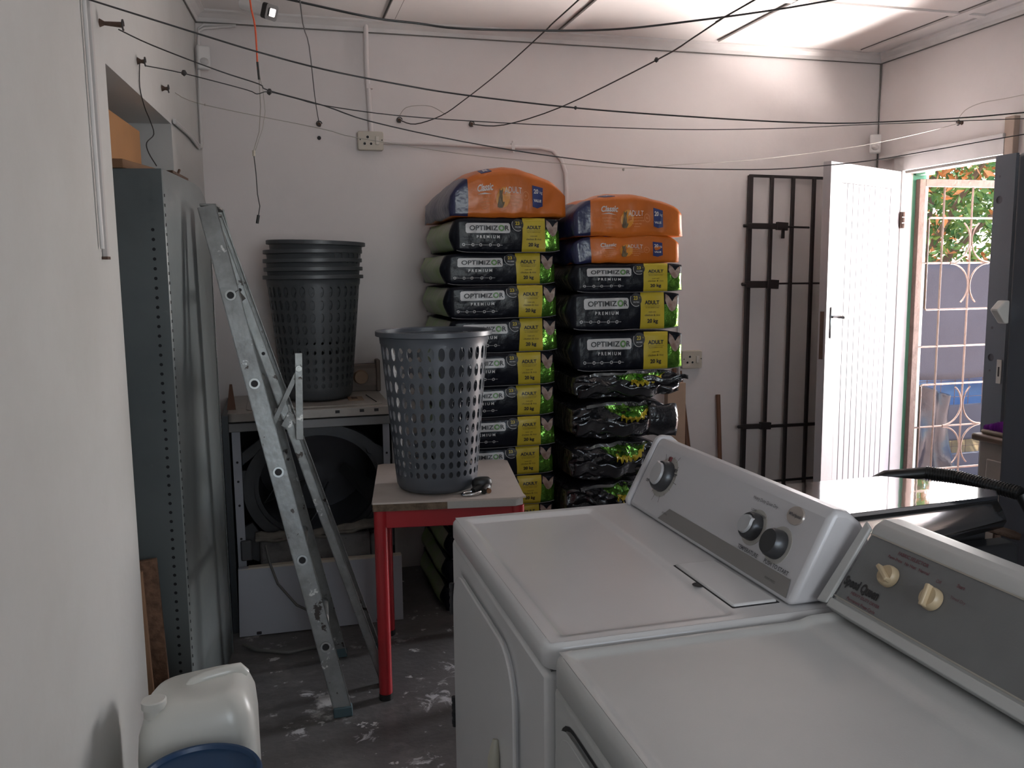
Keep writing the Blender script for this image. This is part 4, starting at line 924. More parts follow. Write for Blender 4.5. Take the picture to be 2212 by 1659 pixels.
for pts in ([(-.15, .68), (-.03, .77), (-.06, .80), (-.15, .735)], [(.33, .78), (.46, .70), (.46, .665), (.36, .70)], [(-.165, .30), (-.165, .42), (-.12, .44), (-.07, .36), (-.10, .27)], [(.36, .36), (.46, .40), (.465, .29), (.40, .27)], [(-.17, .66), (-.12, .66), (-.12, .60), (-.17, .60)]):
    m = MB(); m.prism(pts, lambda a, b: (a, YF+.035, b), lambda a, b: (a, YF+.06, b)); m.build('bulkhead_lug', M_drum, t, bevel=.003)
m = MB(); n = 40
m.lathe([(.25, 0), (.25, .42), (.0001, .43)], 40, T=lambda v: V3((cx+v.x, YF+.07+v.z, cz+v.y*.86)), capb=False); m.build('drum', mat('dark_drum_metal', (.03, .03, .033), .35, metal=.6), t, smooth=40)
for a in (200, 255, 330):
    m = MB(); A = math.radians(a); p = V3((cx+.24*math.cos(A), YF+.10, cz+.205*math.sin(A))); q = V3((cx+.10*math.cos(A+.5), YF+.30, cz+.09*math.sin(A+.5)))
    m.add([p, p+V3((.05, .0, .07)), q+V3((.03, .05, .03)), q], [(0, 1, 2, 3)]); m.build('drum_baffle', mat('dim_metal', (.10, .105, .11), .3, metal=.5), t, solid=.004)
m = MB(); m.box((-.095, YF-.01, .235), (.355, YF+.05, .375)); m.box((.357, YF-.005, .24), (.385, YF+.03, .36)); m.build('lint_housing', M_olddirty, t, bevel=.012)
m = MB(); m.grid(frange(0, 1, 20), frange(0, 1, 3), lambda u, v: (-.11+.49*u, YF-.02+.03*v, .385-.018*math.sin(PI*u)+.022*u+.022*v+.004*math.sin(u*37))); m.tube([(-.11+.49*u, YF-.015, .378-.018*math.sin(PI*u)+.022*u+.004*math.sin(u*30)) for u in frange(0, 1, 20)], .008, 8); m.build('felt_seal', mat('dirty_felt', (.19, .18, .16), .9, var=.4, vscale=20), t, smooth=50, solid=.003)
for x in (-.17, .40): m = MB(); m.box((x, YF-.0, .29), (x+.045, YF+.02, .375)); m.build('bracket', mat('lug_grey', (.07, .072, .078), .5), t, bevel=.006)
m = MB(); m.box((.10, 4.08, .905), (.47, 4.12, 1.035)); m.box((.455, 4.06, .905), (.475, 4.13, 1.055)); bk = m.build('control_console', mat('stained_console', (.22, .185, .165), .6, var=.35, vscale=6, var2=(.16, .12, .10)), t, bevel=.006)
m = MB(); m.tube([(.385, 4.08, .975), (.385, 4.055, .975)], [.036, .030], 20); m.build('knob', mat('brown_knob', (.30, .19, .12), .5), bk, smooth=40)
m = MB(); m.box((.36, 4.074, .935), (.46, 4.081, 1.015)); m.build('knob_plate', mat('stained_console2', (.27, .22, .19), .6, var=.3, vscale=9), bk)
m = MB(); m.prism([(-.20, .905), (-.165, .905), (-.175, 1.01), (-.185, 1.01)], lambda a, b: (a, 3.70, b), lambda a, b: (a, 3.715, b)); m.build('end_bracket', M_broom, t)
# loose white panel
t = thing('loose_sheet', (.14, 3.53, 0), 'loose white sheet steel panel leaning below the stripped dryer', 'panel')
m = MB(); P = V3((-.188, 3.515, .004)); Uv = V3((.662, -.01, -.0)); Wv = V3((.006, .045, .268))
pf = lambda e: (lambda a, b: P+Uv*a+Wv*b+V3((0, e, 0)))
hole_strip(m, 0, 1, 0, 0, 1, [(.975, .90, .006)], pf(0)); m.prism([(0, 0), (1, 0), (1, 1), (0, 1)], pf(.002), pf(.022)); m.build('sheet', M_panelw, t)
m = MB(); m.prism([(0, .985), (.06, 1.0), (.06, 1.01), (.5, 1.02), (1, 1.0), (1, .985)], pf(-.001), pf(.03)); m.build('top_flange', M_creambox, t)
m = MB()
for u in (.10, .83): m.prism(rrect(u, .01, u+.03, .055, .008), pf(-.0015), pf(-.0005))
m.build('slot', M_gap, t)
m = MB(); m.tube([(-.19+.02, 3.42, .012), (-.12, 3.36, .008), (0, 3.30, .008), (.10, 3.32, .008), (.16, 3.42, .008), (.17, 3.48, .012)], .007, 8)
m.tube([(-.07, 3.56, .36), (-.055, 3.50, .30), (-.03, 3.49, .22), (.04, 3.47, .13), (.13, 3.45, .08), (.17, 3.48, .02)], .005, 8)
tag(m.build('power_cable', mat('grey_cable', (.13, .13, .125), .5), origin=(0, 3.4, .01), smooth=60), 'grey power cable looping over the loose panel onto the floor', 'cable')

# ================================================================== LADDER (folded stepladder leaning left)
t = thing('stepladder', (.2, 2.95, 0), 'paint-splashed aluminium stepladder leaning against the grey locker', 'ladder')
def rail(p, q, w, d, n, mt=M_alu):
    """C channel: face w wide in the XZ plane, flanges d deep along +Y"""
    p, q = V3(p), V3(q); ax = (q-p).normalized(); sd = ax.cross(V3((0, 1, 0))).normalized(); up = V3((0, 1, 0)); up = (up-ax*up.dot(ax)).normalized()
    m = MB(); th = .003
    def bar(a0, a1, b0, b1):
        vs = [e+sd*a+up*b for e in (p, q) for a, b in ((a0, b0), (a1, b0), (a1, b1), (a0, b1))]
        m.add(vs, [(3, 2, 1, 0), (4, 5, 6, 7), (0, 1, 5, 4), (1, 2, 6, 5), (2, 3, 7, 6), (3, 0, 4, 7)])
    bar(-w/2, w/2, 0, th); bar(-w/2, -w/2+th, 0, d); bar(w/2-th, w/2, 0, d)
    return m.build(n, mt, t), ax, sd, up
FN0, FN1 = V3((.165, 2.755, .02)), V3((-.190, 2.985, 1.675))
FF0, FF1 = V3((.185, 3.215, .02)), V3((-.172, 3.13, 1.665))
r1, ax, sd, up = rail(FN0, FN1, .058, .026, 'front_rail')
r2, ax2, sd2, up2 = rail(FF0, FF1, .058, -.026, 'front_rail')
RN0, RN1 = V3((.322, 2.935, .02)), V3((-.176, 3.015, 1.650))
RF0, RF1 = V3((.330, 3.23, .02)), V3((-.160, 3.11, 1.645))
r3, *_ = rail(RN0, RN1, .030, .022, 'rear_leg'); r4, *_ = rail(RF0, RF1, .030, -.022, 'rear_leg')
for i, z in enumerate((1.389, 1.104, .816, .526, .237)):
    u = (z-.02)/1.655; p = FN0.lerp(FN1, u); q = FF0.lerp(FF1, u)
    m = MB(); m.tube([p+(q-p)*.0, q], .014, 10); st = m.build('step', M_alu, t, smooth=40)
    m = MB(); N = V3((0, -1, 0)); m.lathe([(.0105, 0), (.0115, .005), (.0175, .005), (.018, 0)], 20, T=lambda v: p+sd*v.x+ax*v.y+up*(-v.z), capb=False); m.build('grommet', M_alu_edge, st, smooth=40)
    m = MB(); m.lathe([(.0001, .0025), (.0108, .0025)], 16, T=lambda v: p+sd*v.x+ax*v.y+up*(-v.z), capb=False); m.build('tube_end', M_gap, st)
m = MB(); m.beam(FN1+V3((.004, .002, .004)), FF1+V3((.004, -.002, .004)), .052, .008, m=0); m.beam(RN1+V3((-.005, 0, .006)), RF1+V3((-.005, 0, .006)), .03, .008); m.build('top_cap', M_alu, t, bevel=.002)
for p in (FN0, FF0, RN0, RF0):
    m = MB(); s_ = .031 if p in (FN0, FF0) else .017; m.box((p.x-s_, p.y-.004, 0), (p.x+s_, p.y+.028 if p in (FN0, RN0) else p.y+.006, .035)); m.build('rubber_foot', mat('teal_grey_rubber', (.07, .12, .14), .6), t, bevel=.004)
m = MB(); m.beam((.068, 2.945, .905), (.076, 2.95, 1.195), .024, .012, up=(0, 1, 0)); b_ = m.build('platform_arm', M_alu, t, bevel=.001)
m = MB(); m.tube([(.074, 2.938, 1.145), (.074, 2.930, 1.145)], .010, 16); m.tube([(.074, 2.930, 1.145), (.074, 2.926, 1.145)], .005, 10); m.build('rivet', M_alu_edge, b_, smooth=40)
m = MB(); m.beam((-.035, 2.96, .92), (.072, 2.955, 1.135), .015, .006, up=(0, 1, 0)); m.build('platform_strut', M_alu, t)
m = MB(); m.beam((.02, 2.975, .945), (.045, 2.975, .99), .022, .006, up=(0, 1, 0)); m.build('strut_plate', M_alu, t)
for u in (.72, .85): 
    p = RN0.lerp(RN1, u)+V3((.0, -.002, 0)); m = MB(); m.tube([p, p+V3((0, .004, 0))], .006, 10); m.build('bolt_hole', M_gap, t)
m = MB(); p = FN0.lerp(FN1, .835); q = RN0.lerp(RN1, .83); m.beam(p+V3((.02, -.001, 0)), q, .018, .003, up=(0, 1, 0)); m.build('hinge_strap', M_alu_edge, t)

# ================================================================== STEEL LOCKER IN THE ALCOVE
LA = V3((-.296, 2.765, 0)); LB = V3((-.207, 3.335, 0)); LC = V3((-.62, 2.82, 0))
t = thing('steel_locker', (-.4, 3.0, 0), 'tall grey steel locker with a perforated edge standing in the wall alcove', 'locker')
uS = (LA-LC); LS = uS.length; uS.normalize()
m = MB(); fS = lambda a, b: LC+uS*a+V3((0, 0, b))
holes = [(LS-.034, .05+.0285*k, .0052) for k in range(60)]
zs = .02
for hx, hz, r in holes:
    c = .008; m.grid([.0, LS], [zs, hz-c], fS); m.grid([0, hx-c], [hz-c, hz+c], fS); m.grid([hx+c, LS], [hz-c, hz+c], fS); m.holecell(hx-c, hx+c, hz-c, hz+c, r, r, fS, seg=8); zs = hz+c
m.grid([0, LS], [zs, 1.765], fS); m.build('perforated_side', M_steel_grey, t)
dF = LB-LA; LF = dF.length; dF.normalize(); nF = V3((dF.y, -dF.x, 0))
def lf(e): return lambda a, b: LA+dF*a+V3((0, 0, b))+nF*e
m = MB()
top = [(0, 1.765), (.20, 1.764), (.38, 1.762), (.47, 1.752), (.53, 1.725), (.565, 1.685), (LF, 1.64)]
poly = [(0, .02)]+[(LF, .02)]+top[::-1]
def bow(e): return lambda a, b: lf(e+.010*math.sin(a/LF*PI*2))(a, b)
aa = frange(0, LF, 24)
def topz(a):
    for (x0, z0), (x1, z1) in zip(top, top[1:]):
        if a <= x1+1e-6: return z0+(z1-z0)*(a-x0)/(x1-x0)
    return 1.64
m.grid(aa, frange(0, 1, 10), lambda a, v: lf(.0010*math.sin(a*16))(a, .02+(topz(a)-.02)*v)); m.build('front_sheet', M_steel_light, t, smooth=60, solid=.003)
m = MB()
for k in range(58): m.box((.012, -.0012, .06+.0285*k), (.0165, .0, .069+.0285*k), T=lambda p: lf(.0022)(p.x, p.z)+nF*p.y)
o = m.build('slots', M_gap, t); o['kind'] = 'stuff'
m = MB(); m.prism([(LA.x-.018, LA.y+.006), (LB.x-.020, LB.y-.01), (-.62, 3.36), (LC.x, LC.y+.006)], lambda a, b: (a, b, .03), lambda a, b: (a, b, 1.60)); m.build('dark_interior', M_black, t)
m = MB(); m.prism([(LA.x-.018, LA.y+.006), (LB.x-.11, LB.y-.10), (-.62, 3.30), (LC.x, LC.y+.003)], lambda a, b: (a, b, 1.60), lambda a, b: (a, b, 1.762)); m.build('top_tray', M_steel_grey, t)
m = MB(); m.tube([LB+V3((.001, 0, .02)), LB+V3((.001, 0, 1.63))], .003, 6); m.build('edge_lip', M_steel_grey, t)
# box and board on the locker
t = thing('wooden_box', (-.5, 3.0, 1.765), 'brown wooden box lying on top of the grey locker', 'box')
m = MB(); m.prism([(-.432, 2.80), (-.402, 3.20), (-.60, 3.22), (-.61, 2.84)], lambda a, b: (a, b, 1.792), lambda a, b: (a, b, 1.935)); m.build('carton', M_box, t, bevel=.003)
m = MB(); m.prism([(-.40, 2.775), (-.33, 3.02), (-.345, 3.15), (-.61, 3.22), (-.61, 2.80)], lambda a, b: (a, b, 1.766), lambda a, b: (a, b, 1.792)); m.build('base_board', mat('dark_card', (.20, .10, .045), .7, var=.3), t, bevel=.002)
m = MB(); m.beam((-.298, 3.02, 1.785), (-.262, 3.14, 1.772), .02, .008); m.beam((-.285, 3.07, 1.765), (-.275, 3.10, 1.80), .006, .006); tag(m.build('rusty_bracket', M_rust, origin=(-.28, 3.08, 1.765)), 'small rusty bracket lying on the locker edge', 'bracket')
# boards leaning beside the locker
def leanboard(x0, x1, y, z1, xb, mt, lab, th=.018):
    m = MB(); m.add([(xb, y, 0), (xb+(x1-x0), y, 0), (x1, y, z1), (x0, y, z1-.012), (xb, y+th, 0), (xb+(x1-x0), y+th, 0), (x1, y+th, z1), (x0, y+th, z1-.012)], [(0, 1, 2, 3), (7, 6, 5, 4), (0, 4, 5, 1), (1, 5, 6, 2), (2, 6, 7, 3), (3, 7, 4, 0)])
    tag(m.build('timber_board', mt, origin=((x0+x1)/2, y, 0), bevel=.002), lab, 'board', 'boards leaning in the alcove')
leanboard(-.55, -.405, 2.66, .590, -.535, M_board, 'smooth light brown board leaning nearest the wall edge'); leanboard(-.50, -.372, 2.72, .607, -.48, M_board2, 'rough chipboard strip leaning next to the locker')

# ================================================================== JUG AND BIN
t = thing('jerrycan', (-.21, 2.10, 0), 'large milky white plastic jerrycan standing against the left wall', 'jerrycan')
m = MB(); n = 28
def jring(z, e, r):
    return [V3((x, y, z)) for x, y in rrect(-.345+e, 1.985+e, -.082-e, 2.235-e, r, 6)]
JR = [(0, .02, .04), (.01, .004, .05), (.03, 0, .055), (.10, -.002, .055), (.35, -.001, .055), (.40, .003, .055), (.435, .015, .055), (.455, .032, .05), (.463, .05, .045)]
R_ = [jring(*q) for q in JR]; k = len(R_[0])
for r_ in R_:
    for v in r_: v.z += .030*((v.x+.345)/.26)*(v.z/.46)
m.add([v for r_ in R_ for v in r_], [(i*k+j, i*k+(j+1) % k, (i+1)*k+(j+1) % k, (i+1)*k+j) for i in range(len(R_)-1) for j in range(k)]+[tuple(range(k))[::-1], tuple((len(R_)-1)*k+j for j in range(k))]); m.build('body', M_jug, t, smooth=70, bevel=0)
m = MB(); m.tube([(-.245, 2.12, .455), (-.225, 2.125, .475), (-.20, 2.13, .482), (-.15, 2.14, .486), (-.120, 2.145, .486), (-.108, 2.15, .47)], [.012, .014, .015, .016, .016, .014], 12); m.build('handle', M_jug, t, smooth=70)
m = MB(); m.lathe([(.024, .45), (.024, .470), (.028, .470), (.028, .487), (.025, .490), (.0001, .490)], 24, T=Matrix.Translation((-.305, 2.045, -.005))); m.build('cap', mat('cap_white', (.56, .56, .53), .4), t, smooth=30)
t = thing('blue_bucket', (-.19, 1.80, 0), 'navy blue plastic bucket with lid in front of the white jerrycan', 'bucket')
BT = Matrix.Translation((-.192, 1.805, 0))
m = MB(); m.lathe([(.100, 0), (.118, .395), (.121, .400)], 48, T=BT); m.build('bucket_body', M_bluebin, t, smooth=40)
m = MB(); m.lathe([(.122, .390), (.128, .392), (.128, .412), (.124, .419), (.117, .419), (.113, .411), (.0001, .411)], 48, T=BT, capb=False); m.build('lid', M_bluebin, t, smooth=40)

# ================================================================== AGAINST THE BACK WALL
t = thing('broom', (2.03, 4.1, 0), 'broom with brown handle and pale sleeve behind the right bag stack', 'broom')
m = MB(); m.tube([(2.02, 4.15, 1.10), (2.045, 4.12, .30)], .011, 10); m.tube([(2.055, 4.13, .93), (2.11, 4.10, .30)], [.006, .022], 10); m.build('broom_handle', M_broom, t, smooth=40)
m = MB(); m.tube([(2.042, 4.14, 1.16), (2.062, 4.12, .50)], .007, 8); m.tube([(2.050, 4.13, .72), (2.053, 4.13, .66)], .011, 10); m.build('sleeve', mat('pale_pole', (.55, .52, .50), .3), t, smooth=40)
m = MB(); m.box((1.93, 4.08, .0), (2.17, 4.13, .04)); m.box((1.96, 4.09, .04), (2.15, 4.12, .33)); m.build('broom_head', M_broom, t, bevel=.01)
m = MB(); m.box((1.93, 4.02, 0), (2.03, 4.06, .88)); tag(m.build('wood_plank', mat('peach_plank', (.50, .34, .24), .6, var=.2), origin=(1.98, 4.04, 0)), 'pale peach plank standing between the bag stack and the broom', 'plank')
m = MB(); m.tube([(2.285, 4.145, .79), (2.30, 4.10, 0)], .0115, 12); tag(m.build('wooden_stick', M_broom, origin=(2.29, 4.12, 0), smooth=40), 'single brown round wooden stick leaning on the back wall', 'stick')
GT = thing('window_grille', (2.65, 4.13, 0), 'dark brown steel burglar gate leaning behind the white door', 'gate')
def GX(x, z): return x - .028*(1.94-z)/1.32
yg = lambda z: 4.148-.05*(1-z/1.95)
def gb(a, b, w_, n):
    m = MB(); m.beam((GX(a[0], a[1]), yg(a[1]), a[1]), (GX(b[0], b[1]), yg(b[1]), b[1]), w_, w_ if w_ < .02 else .02, up=(0, 1, 0)); return m.build(n, M_blackgate, GT, bevel=.001)
gb((2.452, .0), (2.452, 1.945), .024, 'frame_bar'); gb((3.10, .0), (3.10, 1.935), .024, 'frame_bar'); gb((2.445, 1.943), (3.11, 1.935), .014, 'frame_bar'); gb((2.445, .03), (3.11, .03), .020, 'frame_bar')
for i in range(1, 5): gb((2.452+i*.128, .03), (2.452+i*.128, 1.94), .0165, 'upright_bar')
gb((2.47, 1.379), (3.10, 1.374), .010, 'cross_bar'); gb((2.44, .608), (3.10, .60), .016, 'cross_bar'); gb((2.47, .30), (3.10, .30), .012, 'cross_bar')
for z, xe, w_ in ((1.682, 2.665, .030), (1.377, 2.62, .036), (.617, 2.60, .026)):
    m = MB(); y = yg(z)-.022; m.beam((GX(2.425, z), y, z), (GX(xe-.03, z), y, z-.003), .016, w_, m=0); m.beam((GX(xe-.065, z), y-.002, z), (GX(xe, z), y-.002, z-.004), .02, w_+.012); m.tube([(GX(2.405, z), y, z), (GX(2.43, z), y, z)], .009, 8)
    if z > 1.6: m.tube([(GX(2.6, z), y, z-.003), (GX(2.80, z), y, z-.008)], .006, 8)
    sb = m.build('slide_bolt', M_blackgate, GT, bevel=.002)
    if z > 1.6:
        m = MB(); m.box((2.622, y-.012, z-.066), (2.640, y-.004, z-.012)); m.tube([(2.605, y-.008, z-.020), (2.64, y-.008, z-.016)], .003, 6); m.build('hasp', M_blackgate, sb, bevel=.003)
# sockets and conduits
def socket(x, z, w_, h_, lab, flip=False):
    t = thing('wall_socket', (x, 4.17, z), lab, 'socket', 'yellowed wall sockets')
    m = MB(); m.prism(rrect(x-w_/2, z-h_/2, x+w_/2, z+h_/2, .008, 3), lambda a, b: (a, 4.138, b), lambda a, b: (a, 4.172, b)); m.build('plate', M_creambox, t, bevel=.003)
    m = MB()
    for dx, dz, r in ((-.014, .016, .0065), (-.028, -.014, .006), (.001, -.014, .006)):
        m.tube([(x+dx, 4.1385, z+dz), (x+dx, 4.1365, z+dz)], r*1.35, 12, 1); m.tube([(x+dx, 4.137, z+dz), (x+dx, 4.1355, z+dz)], r, 12)
    m.tube([(x-.048, 4.139, z+.004), (x-.048, 4.136, z+.004)], .003, 8); m.tube([(x+.052, 4.139, z+.004), (x+.052, 4.136, z+.004)], .003, 8)
    m.build('pin_hole', [M_gap, mat('ivory_ring', (.6, .56, .5), .4)], t)
    m = MB(); m.box((x+.022, 4.130, z-.018), (x+.038, 4.140, z+.020)); m.build('switch', mat('ivory_ring', (.6, .56, .5), .4), t, bevel=.002)
socket(.472, 2.065, .118, .085, 'yellowed double wall socket high up, at the end of the vertical conduit'); socket(2.125, .985, .115, .095, 'yellowed wall socket half hidden behind the right bag stack')
m = MB(); m.tube([(.468, 4.155, 2.60), (.466, 4.155, 2.4), (.478, 4.155, 2.108)], .0115, 10)
m.box((.462, 4.14, 2.30), (.490, 4.17, 2.32)); tag(m.build('wall_conduit', M_wall, origin=(.47, 4.155, 2.1), smooth=40), 'white conduit running straight down from the ceiling to the socket', 'conduit')
m = MB(); m.tube([(.53, 4.152, 2.062), (.80, 4.155, 2.062), (1.10, 4.155, 2.056), (1.30, 4.155, 2.057), (1.36, 4.155, 2.045), (1.405, 4.155, 2.005), (1.428, 4.155, 1.94), (1.432, 4.155, 1.85), (1.43, 4.155, .2)], .0105, 10)
m.box((1.15, 4.14, 2.04), (1.165, 4.168, 2.075)); m.tube([(1.158, 4.15, 2.03), (1.158, 4.15, 2.085)], .006, 8); tag(m.build('bent_conduit', M_wall, origin=(1.0, 4.155, 2.05), smooth=40), 'white conduit running right from the socket and bending down behind the bags', 'conduit')
t = thing('corner_cable', (-.27, 4.1, 2.3), 'white cables running down the left back corner and along the alcove head', 'cable')
for q in (0, .014):
    m = MB(); m.tube([(-.10-q, 4.16-q, 2.545-q*.5), (-.235, 4.155, 2.54-q), (-.256, 4.15-q, 2.52-q), (-.264+q*.3, 4.12-q, 2.42), LW(.06+q, -.010, 2.2), LW(.07+q, -.010, 2.03), LW(.10+q, -.011, 2.005), LW(.17, -.010, 2.008-q), LW(.38, -.010, 2.014-q*.5), LW(.74, -.010, 2.012-q*.5)], .0062, 8); m.build('cable_run', M_trim, t, smooth=60)
t = thing('wall_trunking', LW(1.83, 0, 1.5), 'thin white trunking running down the left wall near the alcove edge', 'conduit')
m = MB(); m.box((1.815, -.012, 1.50), (1.832, .0, 2.60), T=LT); m.build('trunking_strip', mat('trunking_grey', (.48, .46, .45), .5), t, bevel=.002); m = MB(); m.tube([LW(1.865, -.008, 2.6), LW(1.868, -.008, 2.1), LW(1.86, -.008, 1.52)], .005, 8); m.build('thin_cable', M_trim, t, smooth=50)
m = MB(); m.box((1.808, -.013, 1.495), (1.838, -.0, 1.502), T=LT); m.build('end_stop', M_rust, t)
def pir(x, y, z, rz, lab, s=1):
    t = thing('motion_sensor', (x, y, z), lab, 'sensor', 'white motion sensors'); t.rotation_euler = (0, 0, rz)
    m = MB(); m.box((-.028*s, -.03, -.05*s), (.028*s, .0, .05*s)); m.build('housing', mat('sensor_white', (.70, .69, .68), .35), t, origin=(0, 0, 0), bevel=.008, bseg=3)
    m = MB(); m.lathe([(.019*s, 0), (.016*s, .006), (.0001, .010)], 18, T=lambda v: V3((v.x, -.030-v.z, v.y*.85-.018*s)), capb=False); m.build('lens', M_trim, t, origin=(0, 0, 0), smooth=60)
pir(-.245, 4.10, 2.385, .35, 'white motion sensor in the left back corner below the ceiling'); pir(3.185, 4.115, 2.118, -.65, 'white motion sensor in the right corner above the open door', 1)
t = thing('security_camera', (.02, 3.85, 2.6), 'white bullet security camera with black lens hanging from the ceiling', 'camera')
m = MB(); m.lathe([(.030, 2.6), (.030, 2.588), (.018, 2.575), (.015, 2.56)], 20, T=Matrix.Translation((-.02, 3.93, 0))); m.tube([(-.02, 3.93, 2.585), (-.005, 3.89, 2.55)], .014, 10); m.build('mount', mat('camera_white', (.66, .65, .65), .35), t, smooth=40)
m = MB(); c = V3((.045, 3.60, 2.455)); dv = (V3((.72, -.80, -.42))).normalized(); m.tube([c-dv*.16, c-dv*.02], .026, 20); cb = m.build('camera_body', mat('camera_white', (.66, .65, .65), .35), t, smooth=40)
m = MB(); s_ = dv.cross(V3((0, 0, 1))).normalized(); u_ = s_.cross(dv)
m.prism(rrect(-.029, -.029, .029, .029, .010, 4), lambda a, b: c+s_*a+u_*b-dv*.022, lambda a, b: c+s_*a+u_*b+dv*.004); m.prism(rrect(-.015, -.015, .015, .015, .004, 3), lambda a, b: c+s_*a+u_*b+dv*.003, lambda a, b: c+s_*a+u_*b+dv*.008, 1); m.build('lens_face', [M_blackrub, mat('lens_glass', (.02, .025, .03), .05, spec=1)], cb)

# ================================================================== LINES ACROSS THE ROOM
def line(name, pts, r, mt, lab, cat='clothesline', knots=(), sub=True, grp='washing lines strung across the room'):
    P = [V3(p) for p in pts]; out = []
    for i in range(len(P)-1):
        a = P[max(i-1, 0)]; b = P[i]; c = P[i+1]; d = P[min(i+2, len(P)-1)]
        for k in range(4):
            u = k/4; out.append(.5*((2*b)+(c-a)*u+(2*a-5*b+4*c-d)*u*u+(3*b-a-3*c+d)*u*u*u))
    out.append(P[-1]); m = MB(); m.tube(out, r, 6)
    for p, s in knots:
        m.lathe([(.0001, -s), (s*.8, -s*.4), (s, .1*s), (s*.5, s), (.0001, s*1.1)], 8, T=Matrix.Translation(p), capb=False)
    o = m.build(name, mt, origin=P[0], smooth=60); return tag(o, lab, cat, grp)
line('washing_line', [(-.46, 2.3, 2.115), (-.153, 2.3, 2.034), (-.004, 2.3, 1.996), (.151, 2.3, 1.963), (.325, 2.3, 1.937), (.507, 2.3, 1.916), (.829, 2.3, 1.894), (1.177, 2.3, 1.883), (1.521, 2.3, 1.879), (1.792, 2.3, 1.889), (2.328, 2.3, 1.937), (3.245, 2.3, 2.06)], .0021, M_wire, 'black washing line highest at the left, nearest of those across the room', knots=[((.82, 2.3, 1.894), .005)])
line('washing_line', [(-.345, 2.47, 2.074), (-.266, 2.47, 2.039), (-.111, 2.47, 1.985), (-.008, 2.47, 1.955), (.015, 2.47, 1.940), (.159, 2.47, 1.906), (.282, 2.47, 1.869), (.542, 2.47, 1.822), (.818, 2.47, 1.787), (1.112, 2.47, 1.764), (1.361, 2.47, 1.761), (1.589, 2.47, 1.768), (1.878, 2.47, 1.797), (2.109, 2.47, 1.834), (2.506, 2.47, 1.901), (3.245, 2.47, 2.02)], .0017, M_wire, 'dark washing line sagging lowest, from the second wall hook past the orange bags', knots=[((.018, 2.47, 1.937), .007)])
line('washing_line', [(-.338, 2.9, 2.082), (-.231, 2.9, 2.065), (-.051, 2.9, 2.025), (-.017, 2.9, 2.013), (.018, 2.9, 2.021), (.102, 2.9, 2.004), (.187, 2.9, 1.986), (.422, 2.9, 1.963), (.765, 2.9, 1.952), (1.13, 2.9, 1.949), (1.484, 2.9, 1.952), (1.86, 2.9, 1.969), (2.26, 2.9, 1.997), (3.243, 2.9, 2.06)], .0016, M_wire, 'thin washing line from the knotted middle hook, running level to the right', knots=[((-.228, 2.9, 2.065), .009), ((.02, 2.9, 2.018), .008)])
line('washing_line', [(-.291, 3.28, 2.08), (-.199, 3.28, 2.043), (.192, 3.28, 1.976), (.323, 3.28, 1.947), (.719, 3.28, 1.898), (1.086, 3.28, 1.873), (1.407, 3.35, 1.868), (1.624, 3.376, 1.887), (1.97, 3.417, 1.919), (2.214, 3.446, 1.948), (2.656, 3.498, 2.015), (3.018, 3.541, 2.09), (3.237, 3.567, 2.144)], .0013, M_wirew, 'thin pale washing line from the farthest left hook to the hook above the door', knots=[((-.195, 3.28, 2.043), .004), ((1.40, 3.35, 1.862), .006)])
line('overhead_cable', [(.0, 2.6, 2.225), (.09, 2.6, 2.212), (.307, 2.6, 2.18), (.44, 2.6, 2.172), (.577, 2.6, 2.165), (.871, 2.6, 2.177), (1.089, 2.6, 2.196), (1.325, 2.6, 2.234), (1.571, 2.6, 2.278), (1.828, 2.6, 2.331), (2.6, 2.6, 2.5), (3.245, 2.6, 2.56)], .0032, M_wire, 'thick black cable slung just below the ceiling across the whole room', 'cable', grp=None)
line('overhead_line', [(.615, 4.16, 2.165), (.68, 4.13, 2.145), (.78, 4.0, 2.165), (.845, 3.80, 2.20), (.862, 3.26, 2.2), (.86, 2.69, 2.2), (.857, 2.377, 2.2), (.86, 0, 2.2), (.87, -1.6, 2.22)], .0024, M_wire, 'line coming overhead from the double back wall hook towards the viewer', grp='lines running overhead from the back wall')
line('overhead_line', [(.965, 4.16, 2.158), (1.10, 4.10, 2.150), (1.293, 3.832, 2.19), (1.364, 2.965, 2.2), (1.353, 2.654, 2.2), (1.339, 2.447, 2.2), (1.338, 2.264, 2.2), (1.34, 0, 2.2), (1.35, -1.6, 2.22)], .0026, M_wire, 'knotted line coming overhead from the right back wall hook towards the viewer', knots=[((1.364, 2.965, 2.2), .009)], grp='lines running overhead from the back wall')
line('overhead_line', [(.242, 4.16, 2.14), (.213, 3.882, 2.2), (.155, 3.043, 2.2), (.11, 2.553, 2.2), (.0, .5, 2.2), (-.1, -1.6, 2.2)], .0020, mat('grey_line', (.13, .12, .12), .6), 'grey line coming overhead from the leftmost back wall hook', grp='lines running overhead from the back wall')
line('slack_line_end', [(.612, 4.165, 2.185), (.64, 4.15, 2.22), (.70, 4.14, 2.232), (.76, 4.12, 2.225), (.80, 4.0, 2.17)], .0012, M_wirew, 'slack curled line end at the double back wall hook', 'line', grp=None)
line('orange_cable', [(-.028, 3.3, 2.6), (-.028, 3.3, 2.408), (-.015, 3.3, 2.316), (-.013, 3.3, 2.175)], .0032, M_wireo, 'orange cord hanging down from the ceiling beside the camera', 'cord', grp=None)
t = thing('hanging_lead', (-.01, 3.3, 2.15), 'thin pale and black lead with a plug hanging free in front of the back wall', 'lead')
